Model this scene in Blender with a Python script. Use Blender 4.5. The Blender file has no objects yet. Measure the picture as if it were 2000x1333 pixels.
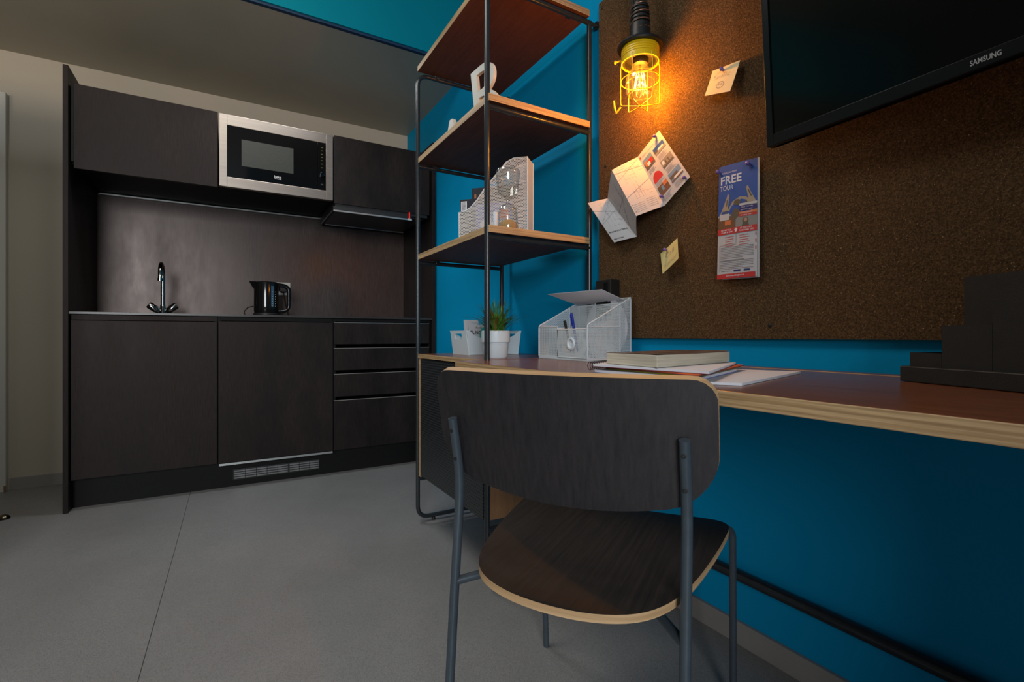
import bpy, bmesh, math, random
from mathutils import Vector, Matrix
random.seed(7)
S = bpy.context.scene
COL = S.collection

# ------------------------------------------------------------------ camera, world, lights
cd = bpy.data.cameras.new('camera')
cam = bpy.data.objects.new('camera', cd); COL.objects.link(cam)
cd.sensor_width = 36.0; cd.lens = 950.0 / 2000.0 * 36.0
cd.shift_y = -(666.5 - 655.3) / 2000.0
cd.clip_start = 0.02
cam.location = (0, 0, 0.85)
cam.rotation_euler = (math.pi / 2, 0, -math.atan(559 / 950.0))
S.camera = cam

S.view_settings.view_transform = 'Standard'
S.view_settings.look = 'None'
S.view_settings.gamma = 1.0
S.view_settings.use_curve_mapping = False
S.view_settings.exposure = 0.0

w = bpy.data.worlds.new('world'); S.world = w; w.use_nodes = True
w.node_tree.nodes['Background'].inputs[0].default_value = (0.55, 0.62, 0.70, 1)
w.node_tree.nodes['Background'].inputs[1].default_value = 0.10

def area(name, loc, target, sx, sy, power, color, spread=180):
    l = bpy.data.lights.new(name, 'AREA'); l.shape = 'RECTANGLE'; l.size = sx; l.size_y = sy
    l.energy = power; l.color = color; l.spread = math.radians(spread)
    o = bpy.data.objects.new(name, l); COL.objects.link(o); o.location = loc
    o.rotation_euler = (Vector(target) - Vector(loc)).to_track_quat('-Z', 'Y').to_euler()
    return o
area('daylight_window', (-1.30, -2.93, 1.70), (-0.35, 3.7, 0.9), 1.4, 1.4, 118, (0.95, 0.975, 1.0))
area('overhead_fill', (-0.45, 1.35, 2.9), (-0.35, 1.45, 0.0), 0.9, 1.0, 21, (1.0, 0.97, 0.88))  # added fill from above for desk and blue wall, no roof opening
area('kitchen_floor_fill', (0.25, 2.72, 2.395), (0.25, 2.35, 0.0), 0.5, 0.25, 7, (0.95, 0.98, 1.0), 130)  # added fill that brightens the floor by the kitchen, no fitting there
sl = bpy.data.lights.new('warm_wall_fill', 'SPOT'); sl.energy = 55; sl.color = (1.0, 0.72, 0.45)  # invented spot for the warm wash on the upper wall, no fixture
sl.spot_size = math.radians(75); sl.spot_blend = 0.5; sl.shadow_soft_size = 0.08
slo = bpy.data.objects.new('warm_wall_fill', sl); COL.objects.link(slo); slo.location = (-1.9, 1.3, 1.80)
slo.rotation_euler = (Vector((-0.5, 3.7, 2.75)) - slo.location).to_track_quat('-Z', 'Y').to_euler()

# ------------------------------------------------------------------ helpers
def s2l(c):
    c /= 255.0
    return c / 12.92 if c <= 0.04045 else ((c + 0.055) / 1.055) ** 2.4
def rgb(r, g, b): return (s2l(r), s2l(g), s2l(b), 1)

def mat(name, color, rough=0.5, metal=0.0, spec=0.5, coat=0.0):
    m = bpy.data.materials.new(name); m.use_nodes = True
    p = m.node_tree.nodes['Principled BSDF']
    c = tuple(color) if len(color) == 4 else tuple(color) + (1,)
    p.inputs['Base Color'].default_value = c
    p.inputs['Roughness'].default_value = rough
    p.inputs['Metallic'].default_value = metal
    p.inputs['Specular IOR Level'].default_value = spec
    p.inputs['Coat Weight'].default_value = coat
    return m

class NT:
    def __init__(s, m): s.t = m.node_tree; s.p = s.t.nodes['Principled BSDF']
    def n(s, typ, **kw):
        n = s.t.nodes.new(typ)
        for k, v in kw.items():
            if k in n.inputs: n.inputs[k].default_value = v
            else: setattr(n, k, v)
        return n
    def l(s, a, b): s.t.links.new(a, b)
    def coords(s, scale=(1, 1, 1), kind='Object', rot=(0, 0, 0)):
        c = s.n('ShaderNodeTexCoord'); m = s.n('ShaderNodeMapping')
        m.inputs['Scale'].default_value = scale; m.inputs['Rotation'].default_value = rot
        s.l(c.outputs[kind], m.inputs['Vector']); return m.outputs[0]
    def noise(s, vec, scale, detail=3, rough=0.5):
        n = s.n('ShaderNodeTexNoise'); n.inputs['Scale'].default_value = scale
        n.inputs['Detail'].default_value = detail; n.inputs['Roughness'].default_value = rough
        s.l(vec, n.inputs['Vector']); return n.outputs['Fac']
    def ramp(s, fac, stops):
        r = s.n('ShaderNodeValToRGB'); e = r.color_ramp.elements
        while len(e) < len(stops): e.new(0.5)
        for i, (p, c) in enumerate(stops):
            e[i].position = p; e[i].color = c if len(c) == 4 else tuple(c) + (1,)
        s.l(fac, r.inputs[0]); return r.outputs[0]
    def mix(s, fac, a, b):
        m = s.n('ShaderNodeMix', data_type='RGBA')
        for sock, v in ((m.inputs[0], fac), (m.inputs[6], a), (m.inputs[7], b)):
            if isinstance(v, (int, float, tuple)): sock.default_value = v
            else: s.l(v, sock)
        return m.outputs[2]
    def bump(s, h, strength=0.2, dist=0.002):
        b = s.n('ShaderNodeBump'); b.inputs['Strength'].default_value = strength
        b.inputs['Distance'].default_value = dist
        s.l(h, b.inputs['Height']); s.l(b.outputs[0], s.p.inputs['Normal'])
    def rng(s, v, a, b, c, d):
        m = s.n('ShaderNodeMapRange'); s.l(v, m.inputs[0])
        for i, x in enumerate((a, b, c, d)): m.inputs[i + 1].default_value = x
        return m.outputs[0]
    def base(s, c): s.l(c, s.p.inputs['Base Color'])
    def rough(s, c): s.l(c, s.p.inputs['Roughness'])

def mottled(name, c1, c2, scale, rough=0.5, bump=0.0, stretch=(1, 1, 1), detail=4, spec=0.5, bscale=None):
    m = mat(name, c1, rough, spec=spec); t = NT(m); v = t.coords(stretch)
    f = t.noise(v, scale, detail)
    t.base(t.ramp(f, [(0.32, c1), (0.68, c2)]))
    if bump:
        t.bump(t.noise(v, bscale or scale * 6, 2), bump, 0.001)
    return m

# materials
M = {}
M['blue'] = mottled('blue_paint', (0.0008, 0.29, 0.57), (0.0010, 0.32, 0.61), 1.3, 0.6, 0.12, bscale=160, spec=0.08)
M['teal'] = mottled('blue_paint_warm_lit', (0.0008, 0.195, 0.265), (0.0010, 0.215, 0.29), 1.3, 0.6, 0.1, bscale=160, spec=0.08)  # blue wall paint with the warm upper light mixed into its colour
M['beige'] = mottled('cream_paint', (0.47, 0.425, 0.345), (0.50, 0.455, 0.37), 1.5, 0.7, 0.1, bscale=140)
M['ceil'] = mottled('grey_ceiling_paint', (0.36, 0.345, 0.28), (0.41, 0.395, 0.33), 0.9, 0.45, 0.04, bscale=90)
M['white_wall'] = mat('off_white_paint', (0.20, 0.19, 0.18), 0.8)
M['darkblue'] = mat('dark_blue_edge', (0.002, 0.03, 0.08), 0.6)
M['skirt'] = mottled('grey_skirting', (0.28, 0.265, 0.245), (0.31, 0.295, 0.275), 8, 0.5)

m = mat('grey_floor', (0.2, 0.2, 0.2), 0.42); t = NT(m); v = t.coords()
a = t.ramp(t.noise(v, 1.6, 5), [(0.3, (0.218, 0.214, 0.212)), (0.7, (0.278, 0.272, 0.270))])
sp = t.noise(v, 420, 2, 0.7)
t.base(t.mix(t.rng(sp, 0.42, 0.7, 0.0, 0.7), a, (0.10, 0.10, 0.10, 1)))
t.rough(t.rng(t.noise(v, 6, 4), 0.3, 0.7, 0.36, 0.5)); t.bump(sp, 0.15, 0.0006)
M['floor'] = m
M['floorgap'] = mat('floor_joint_filler', (0.11, 0.11, 0.105), 0.9)

def kitchen(name, a, b, rough, spec=0.5):
    m = mat(name, a, rough, spec=spec); t = NT(m)
    f = t.noise(t.coords((3, 3, 1.2)), 1.5, 8, 0.68); g = t.noise(t.coords((1, 1, 0.06)), 260, 2, 0.6)
    c = t.ramp(f, [(0.3, a), (0.7, b)])
    t.base(t.mix(t.rng(g, 0.35, 0.65, 0.0, 0.6), c, (0.007, 0.007, 0.008, 1)))
    t.rough(t.rng(f, 0.3, 0.7, rough - 0.07, rough + 0.08)); t.bump(g, 0.06, 0.0004)
    t.p.inputs['Specular Tint'].default_value = (1.0, 0.84, 0.78, 1)
    if spec > 0.4: t.p.inputs['Specular IOR Level'].default_value = 0.68
    return m
M['front'] = kitchen('charcoal_laminate', (0.0085, 0.0085, 0.0095), (0.030, 0.0225, 0.0200), 0.46, 0.17)
M['splash'] = kitchen('splashback_laminate', (0.040, 0.031, 0.030), (0.062, 0.045, 0.042), 0.36)
M['carcass'] = mat('black_carcass', (0.007, 0.007, 0.007), 0.55, spec=0.18)
M['worktop'] = mottled('dark_worktop', (0.030, 0.028, 0.027), (0.042, 0.038, 0.036), 20, 0.3)
M['steel'] = mottled('brushed_steel', (0.34, 0.29, 0.255), (0.39, 0.34, 0.30), 1.0, 0.36, 0.05, (2, 2, 300), bscale=3)
M['steel'].node_tree.nodes['Principled BSDF'].inputs['Metallic'].default_value = 1.0
M['alu'] = mat('aluminium_profile', (0.55, 0.57, 0.57), 0.35, 0.9)
M['blackglass'] = mat('black_glass', (0.004, 0.004, 0.004), 0.06)
M['window'] = mottled('oven_window_mesh', (0.03, 0.032, 0.027), (0.045, 0.046, 0.039), 300, 0.3)
M['print'] = mat('white_print', (0.6, 0.6, 0.6), 0.5)
M['chrome'] = mat('dark_chrome', (0.32, 0.31, 0.30), 0.08, 1.0)
M['blackplastic'] = mat('gloss_black_plastic', (0.006, 0.006, 0.006), 0.12)
M['mattblack'] = mat('matt_black_plastic', (0.012, 0.012, 0.012), 0.5)
M['rubber'] = mat('black_rubber', (0.012, 0.012, 0.012), 0.45)
M['bluegauge'] = mat('blue_gauge', (0.05, 0.10, 0.16), 0.2)
M['frame'] = mottled('charcoal_powder_coat', (0.018, 0.022, 0.026), (0.022, 0.027, 0.032), 50, 0.24, 0.05, bscale=900)
M['chairframe'] = mottled('slate_powder_coat', (0.040, 0.055, 0.068), (0.048, 0.065, 0.080), 40, 0.36, 0.05, bscale=900)

def ply(name, light, dark, k=1.0):
    m = mat(name, light, 0.55); t = NT(m)
    f = t.noise(t.coords((2.5, 2.5, 240)), 1.0, 3, 0.5); g = t.noise(t.coords((5, 5, 90)), 2.2, 3)
    c = t.ramp(f, [(0.38, dark), (0.56, light)])
    t.base(t.mix(t.rng(g, 0.35, 0.8, 0, 0.55), c, tuple(x * 0.55 for x in dark[:3]) + (1,))); t.bump(f, 0.12, 0.0006)
    return m
M['ply'] = ply('plywood_edge', (0.56, 0.38, 0.20), (0.36, 0.225, 0.105))
M['plylight'] = ply('pale_plywood_edge', (0.62, 0.41, 0.22), (0.52, 0.33, 0.165))

def wood(name, c1, c2, stretch, scale=6, rough=0.35, bump=0.06):
    m = mat(name, c1, rough); t = NT(m)
    f = t.noise(t.coords(stretch), scale, 5, 0.62); g = t.noise(t.coords(tuple(x * 4 for x in stretch)), scale * 2, 3, 0.7)
    c = t.ramp(f, [(0.3, c1), (0.7, c2)])
    t.base(t.mix(t.rng(g, 0.4, 0.75, 0, 0.6), c, tuple(x * 0.45 for x in c1[:3]) + (1,)))
    t.bump(g, bump, 0.0005)
    return m
M['desktop'] = wood('red_brown_veneer', (0.15, 0.048, 0.021), (0.23, 0.082, 0.037), (12, 1, 12), 5, 0.24, 0.03)
M['shelfwood'] = wood('dark_walnut_veneer', (0.115, 0.046, 0.026), (0.175, 0.070, 0.038), (12, 1, 12), 5, 0.55, 0.05)
M['shelfwood'].node_tree.nodes['Principled BSDF'].inputs['Specular IOR Level'].default_value = 0.15
for k_ in ('desktop',): M[k_].node_tree.nodes['Principled BSDF'].inputs['Specular IOR Level'].default_value = 0.28
M['oak'] = wood('oak_veneer', (0.33, 0.165, 0.075), (0.40, 0.21, 0.10), (30, 30, 1.2), 4, 0.45, 0.08)
M['wenge'] = wood('wenge_veneer_vertical', (0.012, 0.012, 0.0145), (0.031, 0.0255, 0.027), (34, 34, 0.5), 4, 0.5, 0.15)
M['wengeseat'] = wood('wenge_veneer_seat', (0.013, 0.011, 0.010), (0.034, 0.024, 0.020), (1, 1, 1), 4, 0.52, 0.15)
# seat grain runs front to back of the turned chair
for n in M['wengeseat'].node_tree.nodes:
    if n.type == 'MAPPING':
        k = n.inputs['Scale'].default_value[0]
        n.vector_type = 'TEXTURE'; n.inputs['Rotation'].default_value = (0, 0, math.radians(32)); n.inputs['Scale'].default_value = (1 / (0.8 * k), 1 / (34 * k), 1)

# cork / rubber granulate
m = mat('granulate_board', (0.05, 0.03, 0.02), 0.85, spec=0.2); t = NT(m); v = t.coords()
a = t.ramp(t.noise(v, 240, 5, 0.85), [(0.34, (0.022, 0.011, 0.004)), (0.50, (0.088, 0.048, 0.019)), (0.68, (0.21, 0.125, 0.060))])
fk = t.rng(t.noise(v, 330, 1, 0.5), 0.70, 0.735, 0, 1)
t.base(t.mix(fk, a, (0.46, 0.33, 0.20, 1)))
t.bump(t.noise(v, 200, 4, 0.8), 0.7, 0.003); M['cork'] = m

def perforated(name, color, pitch, thr, rough=0.4, dark=None):
    """punched sheet: round holes on a hexagonal grid laid out in the sheet's own metric UV map"""
    m = mat(name, color, rough); t = NT(m)
    uv = t.n('ShaderNodeUVMap'); sx = t.n('ShaderNodeSeparateXYZ'); t.l(uv.outputs[0], sx.inputs[0])
    k = 2 * math.pi / pitch; tot = None
    for ang in (90, 30, 150):
        a1 = t.n('ShaderNodeMath', operation='MULTIPLY'); t.l(sx.outputs[0], a1.inputs[0]); a1.inputs[1].default_value = k * math.cos(math.radians(ang)) * 1.1547
        a2 = t.n('ShaderNodeMath', operation='MULTIPLY_ADD'); t.l(sx.outputs[1], a2.inputs[0]); a2.inputs[1].default_value = k * math.sin(math.radians(ang)) * 1.1547
        t.l(a1.outputs[0], a2.inputs[2])
        c = t.n('ShaderNodeMath', operation='COSINE'); t.l(a2.outputs[0], c.inputs[0])
        if tot is None: tot = c.outputs[0]
        else:
            ad = t.n('ShaderNodeMath', operation='ADD'); t.l(tot, ad.inputs[0]); t.l(c.outputs[0], ad.inputs[1]); tot = ad.outputs[0]
    hole = t.rng(tot, thr - 0.25, thr + 0.25, 0, 1)
    if dark is not None:
        t.base(t.mix(hole, tuple(color) + (1,), tuple(dark) + (1,))); return m
    tr = t.n('ShaderNodeBsdfTransparent'); mx = t.n('ShaderNodeMixShader')
    out = t.t.nodes['Material Output']
    t.l(hole, mx.inputs[0]); t.l(t.p.outputs[0], mx.inputs[1]); t.l(tr.outputs[0], mx.inputs[2]); t.l(mx.outputs[0], out.inputs[0])
    return m
M['mesh'] = perforated('white_wire_mesh', (0.68, 0.77, 0.82), 0.0046, -0.15)
M['meshfine'] = perforated('white_wire_mesh_file', (0.72, 0.72, 0.70), 0.0062, -0.1)
M['perf'] = perforated('black_perforated_steel', (0.030, 0.036, 0.040), 0.0125, 0.35, 0.34, (0.001, 0.001, 0.001))
M['white'] = mat('white_plastic', (0.64, 0.74, 0.80), 0.35)
M['whitemetal'] = mat('white_lacquered_wire', (0.66, 0.74, 0.79), 0.4)
M['whiteletter'] = mat('white_lacquer', (0.62, 0.61, 0.55), 0.45)
M['paper'] = mat('white_paper', (0.66, 0.68, 0.74), 0.8)
M['paperwarm'] = mat('coated_paper', (0.50, 0.505, 0.53), 0.6)
M['pages'] = ply('cream_page_block', (0.64, 0.58, 0.46), (0.56, 0.50, 0.39))
M['ink'] = mat('black_ink', (0.02, 0.02, 0.02), 0.6)
M['inkgrey'] = mat('grey_ink', (0.22, 0.22, 0.24), 0.7)
M['sticky'] = mottled('yellow_note_paper', (0.60, 0.56, 0.24), (0.64, 0.60, 0.28), 20, 0.8)
M['stickyp'] = mottled('pale_yellow_note_paper', (0.68, 0.60, 0.36), (0.72, 0.64, 0.40), 20, 0.8)
M['pin'] = mat('violet_pin_plastic', (0.20, 0.13, 0.42), 0.25)
M['red'] = mat('red_print', (0.52, 0.03, 0.03), 0.6)
M['flyblue'] = mat('blue_print', (0.025, 0.085, 0.35), 0.5)
M['navy'] = mat('navy_print', (0.03, 0.03, 0.16), 0.6)
M['orangep'] = mat('orange_print', (0.60, 0.17, 0.05), 0.6)
M['stone'] = mat('stone_print', (0.36, 0.30, 0.22), 0.6)
M['stonedk'] = mat('dark_stone_print', (0.11, 0.085, 0.06), 0.6)
M['skyp'] = mat('pale_blue_print', (0.15, 0.26, 0.42), 0.6)
M['greyp'] = mat('grey_print', (0.24, 0.23, 0.22), 0.6)
M['brownp'] = mat('brown_print', (0.17, 0.075, 0.035), 0.6)
M['tealp'] = mat('teal_print', (0.03, 0.40, 0.36), 0.5)
M['skin'] = mat('skin_print', (0.42, 0.24, 0.17), 0.6)
M['greenp'] = mat('yellow_green_cover', (0.40, 0.38, 0.03), 0.5)
M['orangec'] = mat('orange_cover', (0.75, 0.14, 0.035), 0.5)
M['maroon'] = mat('maroon_cover', (0.16, 0.02, 0.04), 0.5)
M['bluecov'] = mat('blue_cover_edge', (0.13, 0.18, 0.48), 0.5)
M['cover'] = mottled('dark_photo_cover', (0.02, 0.02, 0.03), (0.20, 0.13, 0.10), 25, 0.3)
M['bluepen'] = mat('blue_pen_plastic', (0.01, 0.03, 0.36), 0.3)
M['copper'] = mat('copper_foil', (0.55, 0.24, 0.12), 0.35, 0.6)
M['darkbook'] = mat('dark_book_cloth', (0.015, 0.018, 0.03), 0.5)
M['yellow'] = mat('yellow_enamel', (0.85, 0.55, 0.008), 0.3)
M['cordtex'] = mat('black_cord', (0.012, 0.012, 0.012), 0.7)
M['faux'] = mottled('black_leatherette', (0.010, 0.010, 0.009), (0.014, 0.014, 0.012), 30, 0.45, 0.3, bscale=500)
M['tvframe'] = mat('tv_bezel', (0.007, 0.008, 0.009), 0.25, spec=0.25)
M['tvscreen'] = mat('tv_screen', (0.004, 0.005, 0.004), 0.12, spec=0.3)
M['silver'] = mat('silver_logo', (0.5, 0.5, 0.5), 0.35)
M['sand'] = mottled('tan_sand', (0.42, 0.27, 0.11), (0.50, 0.33, 0.15), 500, 0.9)
M['soil'] = mat('dark_soil', (0.02, 0.014, 0.01), 0.9)
M['stain'] = mat('rust_stain', (0.22, 0.12, 0.04), 0.8)
M['brass'] = mat('bronze_metal', (0.16, 0.13, 0.09), 0.25, 1.0)
m = mat('grass_leaf', (0.06, 0.17, 0.02), 0.4); t = NT(m)
oi = t.n('ShaderNodeObjectInfo')
t.base(t.mix(t.rng(t.noise(t.coords(), 60, 2), 0.3, 0.7, 0, 1), (0.020, 0.085, 0.010, 1), (0.09, 0.21, 0.028, 1))); M['leaf'] = m
M['leafred'] = mat('reddish_grass_leaf', (0.16, 0.10, 0.025), 0.45)

def emis(name, color, strength):
    m = bpy.data.materials.new(name); m.use_nodes = True; nt = m.node_tree
    e = nt.nodes.new('ShaderNodeEmission'); e.inputs[0].default_value = tuple(color) + (1,); e.inputs[1].default_value = strength
    nt.links.new(e.outputs[0], nt.nodes['Material Output'].inputs[0]); return m
M['filament'] = emis('glowing_filament', (1.0, 0.50, 0.10), 40)
M['redled'] = emis('red_indicator', (1.0, 0.03, 0.02), 0.9)
M['greenled'] = emis('dim_panel_symbols', (0.5, 0.55, 0.2), 0.18)
def thin_glass(name, tint, gl=0.12, rough=0.03):
    m = bpy.data.materials.new(name); m.use_nodes = True; nt = m.node_tree; nt.nodes.remove(nt.nodes['Principled BSDF'])
    tr = nt.nodes.new('ShaderNodeBsdfTransparent'); tr.inputs[0].default_value = tuple(tint) + (1,)
    g = nt.nodes.new('ShaderNodeBsdfGlossy'); g.inputs['Roughness'].default_value = rough
    lw = nt.nodes.new('ShaderNodeLayerWeight'); lw.inputs[0].default_value = 0.35
    mr = nt.nodes.new('ShaderNodeMapRange'); mr.inputs[3].default_value = gl * 0.5; mr.inputs[4].default_value = gl * 4
    mx = nt.nodes.new('ShaderNodeMixShader')
    nt.links.new(lw.outputs['Facing'], mr.inputs[0]); nt.links.new(mr.outputs[0], mx.inputs[0])
    nt.links.new(tr.outputs[0], mx.inputs[1]); nt.links.new(g.outputs[0], mx.inputs[2])
    nt.links.new(mx.outputs[0], nt.nodes['Material Output'].inputs[0]); return m
M['glass'] = thin_glass('clear_glass', (0.93, 0.95, 0.94), 0.13)
M['bulbglass'] = thin_glass('amber_bulb_glass', (1.0, 0.88, 0.60), 0.22)
nt_ = M['bulbglass'].node_tree; em_ = nt_.nodes.new('ShaderNodeEmission'); em_.inputs[0].default_value = (1.0, 0.52, 0.06, 1); em_.inputs[1].default_value = 0.16
ad_ = nt_.nodes.new('ShaderNodeAddShader'); ou_ = nt_.nodes['Material Output']; sr_ = ou_.inputs[0].links[0].from_socket
nt_.links.new(sr_, ad_.inputs[0]); nt_.links.new(em_.outputs[0], ad_.inputs[1]); nt_.links.new(ad_.outputs[0], ou_.inputs[0])
M['bulbedge'] = thin_glass('amber_glass_foot', (0.98, 0.72, 0.30), 0.2)
M['pane'] = thin_glass('window_pane', (0.95, 0.97, 0.97), 0.08)

class B:
    def __init__(s): s.v = []; s.f = []; s.m = []; s.uv = {}
    def add(s, vs, fs, mi=0):
        k = len(s.v); s.v += [Vector(p) for p in vs]
        for f in fs: s.f.append([i + k for i in f]); s.m.append(mi)
        return s
    def hexa(s, p, mi=0):   # 8 points: bottom ring 0-3 ccw, top ring 4-7
        return s.add(p, [(3, 2, 1, 0), (4, 5, 6, 7), (0, 1, 5, 4), (1, 2, 6, 5), (2, 3, 7, 6), (3, 0, 4, 7)], mi)
    def box(s, x0, x1, y0, y1, z0, z1, mi=0):
        return s.hexa([(x0, y0, z0), (x1, y0, z0), (x1, y1, z0), (x0, y1, z0), (x0, y0, z1), (x1, y0, z1), (x1, y1, z1), (x0, y1, z1)], mi)
    def obox(s, c, ax, ay, az, hx, hy, hz, mi=0):
        c = Vector(c); ax, ay, az = Vector(ax) * hx, Vector(ay) * hy, Vector(az) * hz
        return s.hexa([c - ax - ay - az, c + ax - ay - az, c + ax + ay - az, c - ax + ay - az, c - ax - ay + az, c + ax - ay + az, c + ax + ay + az, c - ax + ay + az], mi)
    def quad(s, p, mi=0, uv=None):
        s.add(p, [tuple(range(len(p)))], mi)
        if uv: s.uv[len(s.f) - 1] = uv
        return s
    def metric(s, p, mi=0):
        """planar polygon with a UV map in metres (first edge = u axis)"""
        P = [Vector(q) for q in p]; u = (P[1] - P[0]).normalized()
        n = (P[1] - P[0]).cross(P[-1] - P[0]).normalized(); v = n.cross(u)
        return s.quad(P, mi, [((q - P[0]).dot(u), (q - P[0]).dot(v)) for q in P])
    def prism(s, pts, ext, mi=0, mside=None):
        n = len(pts); a = [Vector(p) for p in pts]; e = Vector(ext); b = [p + e for p in a]
        s.add(a + b, [tuple(range(n))[::-1], tuple(range(n, 2 * n))], mi)
        s.add(a + b, [(i, (i + 1) % n, (i + 1) % n + n, i + n) for i in range(n)], mi if mside is None else mside)
        return s
    def tube(s, path, r, seg=12, mi=0, closed=False):
        P = [Vector(p) for p in path]; n = len(P); rs = r if isinstance(r, (list, tuple)) else [r] * n
        up = None; rings = []
        for i, p in enumerate(P):
            if closed: d = (P[(i + 1) % n] - P[i - 1]).normalized()
            else: d = ((P[min(i + 1, n - 1)] - P[max(i - 1, 0)])).normalized()
            if up is None:
                up = Vector((0, 0, 1)) if abs(d.z) < 0.9 else Vector((1, 0, 0))
            x = (up - d * up.dot(d)).normalized(); y = d.cross(x); up = x
            rings.append([p + x * rs[i] * math.cos(2 * math.pi * j / seg) + y * rs[i] * math.sin(2 * math.pi * j / seg) for j in range(seg)])
        vs = [q for R in rings for q in R]; fs = []
        m_ = n if closed else n - 1
        for i in range(m_):
            for j in range(seg):
                a = i * seg + j; b_ = i * seg + (j + 1) % seg; c = ((i + 1) % n) * seg + (j + 1) % seg; d_ = ((i + 1) % n) * seg + j
                fs.append((a, b_, c, d_))
        if not closed: fs += [tuple(range(seg))[::-1], tuple(range((n - 1) * seg, n * seg))]
        return s.add(vs, fs, mi)
    def lathe(s, prof, c, seg=32, mi=0, ax=(0, 0, 1)):
        c = Vector(c); az = Vector(ax).normalized()
        t0 = Vector((1, 0, 0)) if abs(az.x) < 0.9 else Vector((0, 1, 0))
        x = (t0 - az * t0.dot(az)).normalized(); y = az.cross(x)
        vs = []; fs = []
        for r, z in prof:
            for j in range(seg):
                a = 2 * math.pi * j / seg
                vs.append(c + az * z + (x * math.cos(a) + y * math.sin(a)) * max(r, 1e-5))
        for i in range(len(prof) - 1):
            for j in range(seg):
                fs.append((i * seg + j, i * seg + (j + 1) % seg, (i + 1) * seg + (j + 1) % seg, (i + 1) * seg + j))
        if prof[0][0] > 1e-4: fs.append(tuple(range(seg))[::-1])
        if prof[-1][0] > 1e-4: fs.append(tuple(range((len(prof) - 1) * seg, len(prof) * seg)))
        return s.add(vs, fs, mi)
    def build(s, name, mats, parent=None, bevel=0, smooth=True, fix=True, label=None, angle=40):
        me = bpy.data.meshes.new(name)
        off = Vector((0, 0, 0)); q = parent
        while q is not None: off += q.location; q = q.parent
        top = parent is None
        if top and s.v:
            xs = [p.x for p in s.v]; ys = [p.y for p in s.v]; zs = [p.z for p in s.v]
            off = Vector(((min(xs) + max(xs)) / 2, (min(ys) + max(ys)) / 2, min(zs)))
        me.from_pydata([p - off for p in s.v], [], s.f)
        if not isinstance(mats, (list, tuple)): mats = [mats]
        for x in mats: me.materials.append(M[x] if isinstance(x, str) else x)
        me.polygons.foreach_set('material_index', s.m)
        if s.uv:
            ul = me.uv_layers.new(name='UVMap')
            for fi, uvs in s.uv.items():
                for li, uvv in zip(me.polygons[fi].loop_indices, uvs): ul.data[li].uv = uvv
        if fix and not s.uv:
            bm = bmesh.new(); bm.from_mesh(me)
            bmesh.ops.remove_doubles(bm, verts=bm.verts, dist=1e-6)
            bmesh.ops.recalc_face_normals(bm, faces=bm.faces); bm.to_mesh(me); bm.free()
        if smooth:
            me.polygons.foreach_set('use_smooth', [True] * len(me.polygons)); me.set_sharp_from_angle(angle=math.radians(angle))
        me.update()
        o = bpy.data.objects.new(name, me); COL.objects.link(o)
        if parent is not None: o.parent = parent
        else: o.location = off
        if bevel:
            md = o.modifiers.new('bevel', 'BEVEL'); md.width = bevel; md.segments = 2; md.limit_method = 'ANGLE'; md.angle_limit = math.radians(50)
        if label: o['label'] = label
        return o

def tag(o, label, cat, group=None):
    o['label'] = label; o['category'] = cat
    if group: o['group'] = group
    return o
def thing(name, loc, label, cat, group=None):
    o = bpy.data.objects.new(name, None); o.empty_display_size = 0.05; COL.objects.link(o); o.location = loc
    return tag(o, label, cat, group)
def struct(o): o['kind'] = 'structure'; return o

def glyphs(text, bold=0.0, shear=0.0, align='LEFT'):
    cu = bpy.data.curves.new('t', 'FONT'); cu.body = text; cu.size = 1.0; cu.offset = bold; cu.shear = shear
    cu.align_x = align; cu.resolution_u = 3
    o = bpy.data.objects.new('t', cu); COL.objects.link(o)
    dg = bpy.context.evaluated_depsgraph_get(); me = bpy.data.meshes.new_from_object(o.evaluated_get(dg))
    v = [(p.co.x, p.co.y) for p in me.vertices]; f = [tuple(p.vertices) for p in me.polygons]
    bpy.data.objects.remove(o); bpy.data.curves.remove(cu); bpy.data.meshes.remove(me)
    return v, f
def put_text(b, text, O, U, V, size, mi=0, bold=0.0, shear=0.0, align='LEFT', width=None):
    """lay text on a plane: O origin, U right, V up (unit vectors)"""
    v, f = glyphs(text, bold, shear, align); O = Vector(O); U = Vector(U); V = Vector(V)
    kx = size
    if width:
        xs = [p[0] for p in v]; kx = width / (max(xs) - min(xs))
    b.add([O + U * (x * kx) + V * (y * size) for x, y in v], f, mi)
def arc(c, p0, p1, n=6):
    """rounded corner from p0 to p1 about corner c (quadratic)"""
    c, p0, p1 = Vector(c), Vector(p0), Vector(p1); out = []
    for i in range(n + 1):
        t_ = i / n; out.append(p0 * (1 - t_) ** 2 + c * 2 * t_ * (1 - t_) + p1 * t_ ** 2)
    return out
def rounded(path, r, n=6, closed=False):
    P = [Vector(p) for p in path]; out = []; N = len(P)
    for i, p in enumerate(P):
        if not closed and i in (0, N - 1): out.append(p); continue
        a = (P[i - 1] - p).normalized(); b_ = (P[(i + 1) % N] - p).normalized()
        out += arc(p, p + a * r, p + b_ * r, n)
    return out

# ------------------------------------------------------------------ setting
XW, YW = 1.225, 3.70
ZC = 2.41; ZH = 3.0; YF = 2.59
XL, YB = -3.2, -3.0
fl = struct(B().box(XL, XW, YB, YW, -0.08, -0.0035).build('floor', 'floorgap', smooth=False))
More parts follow.
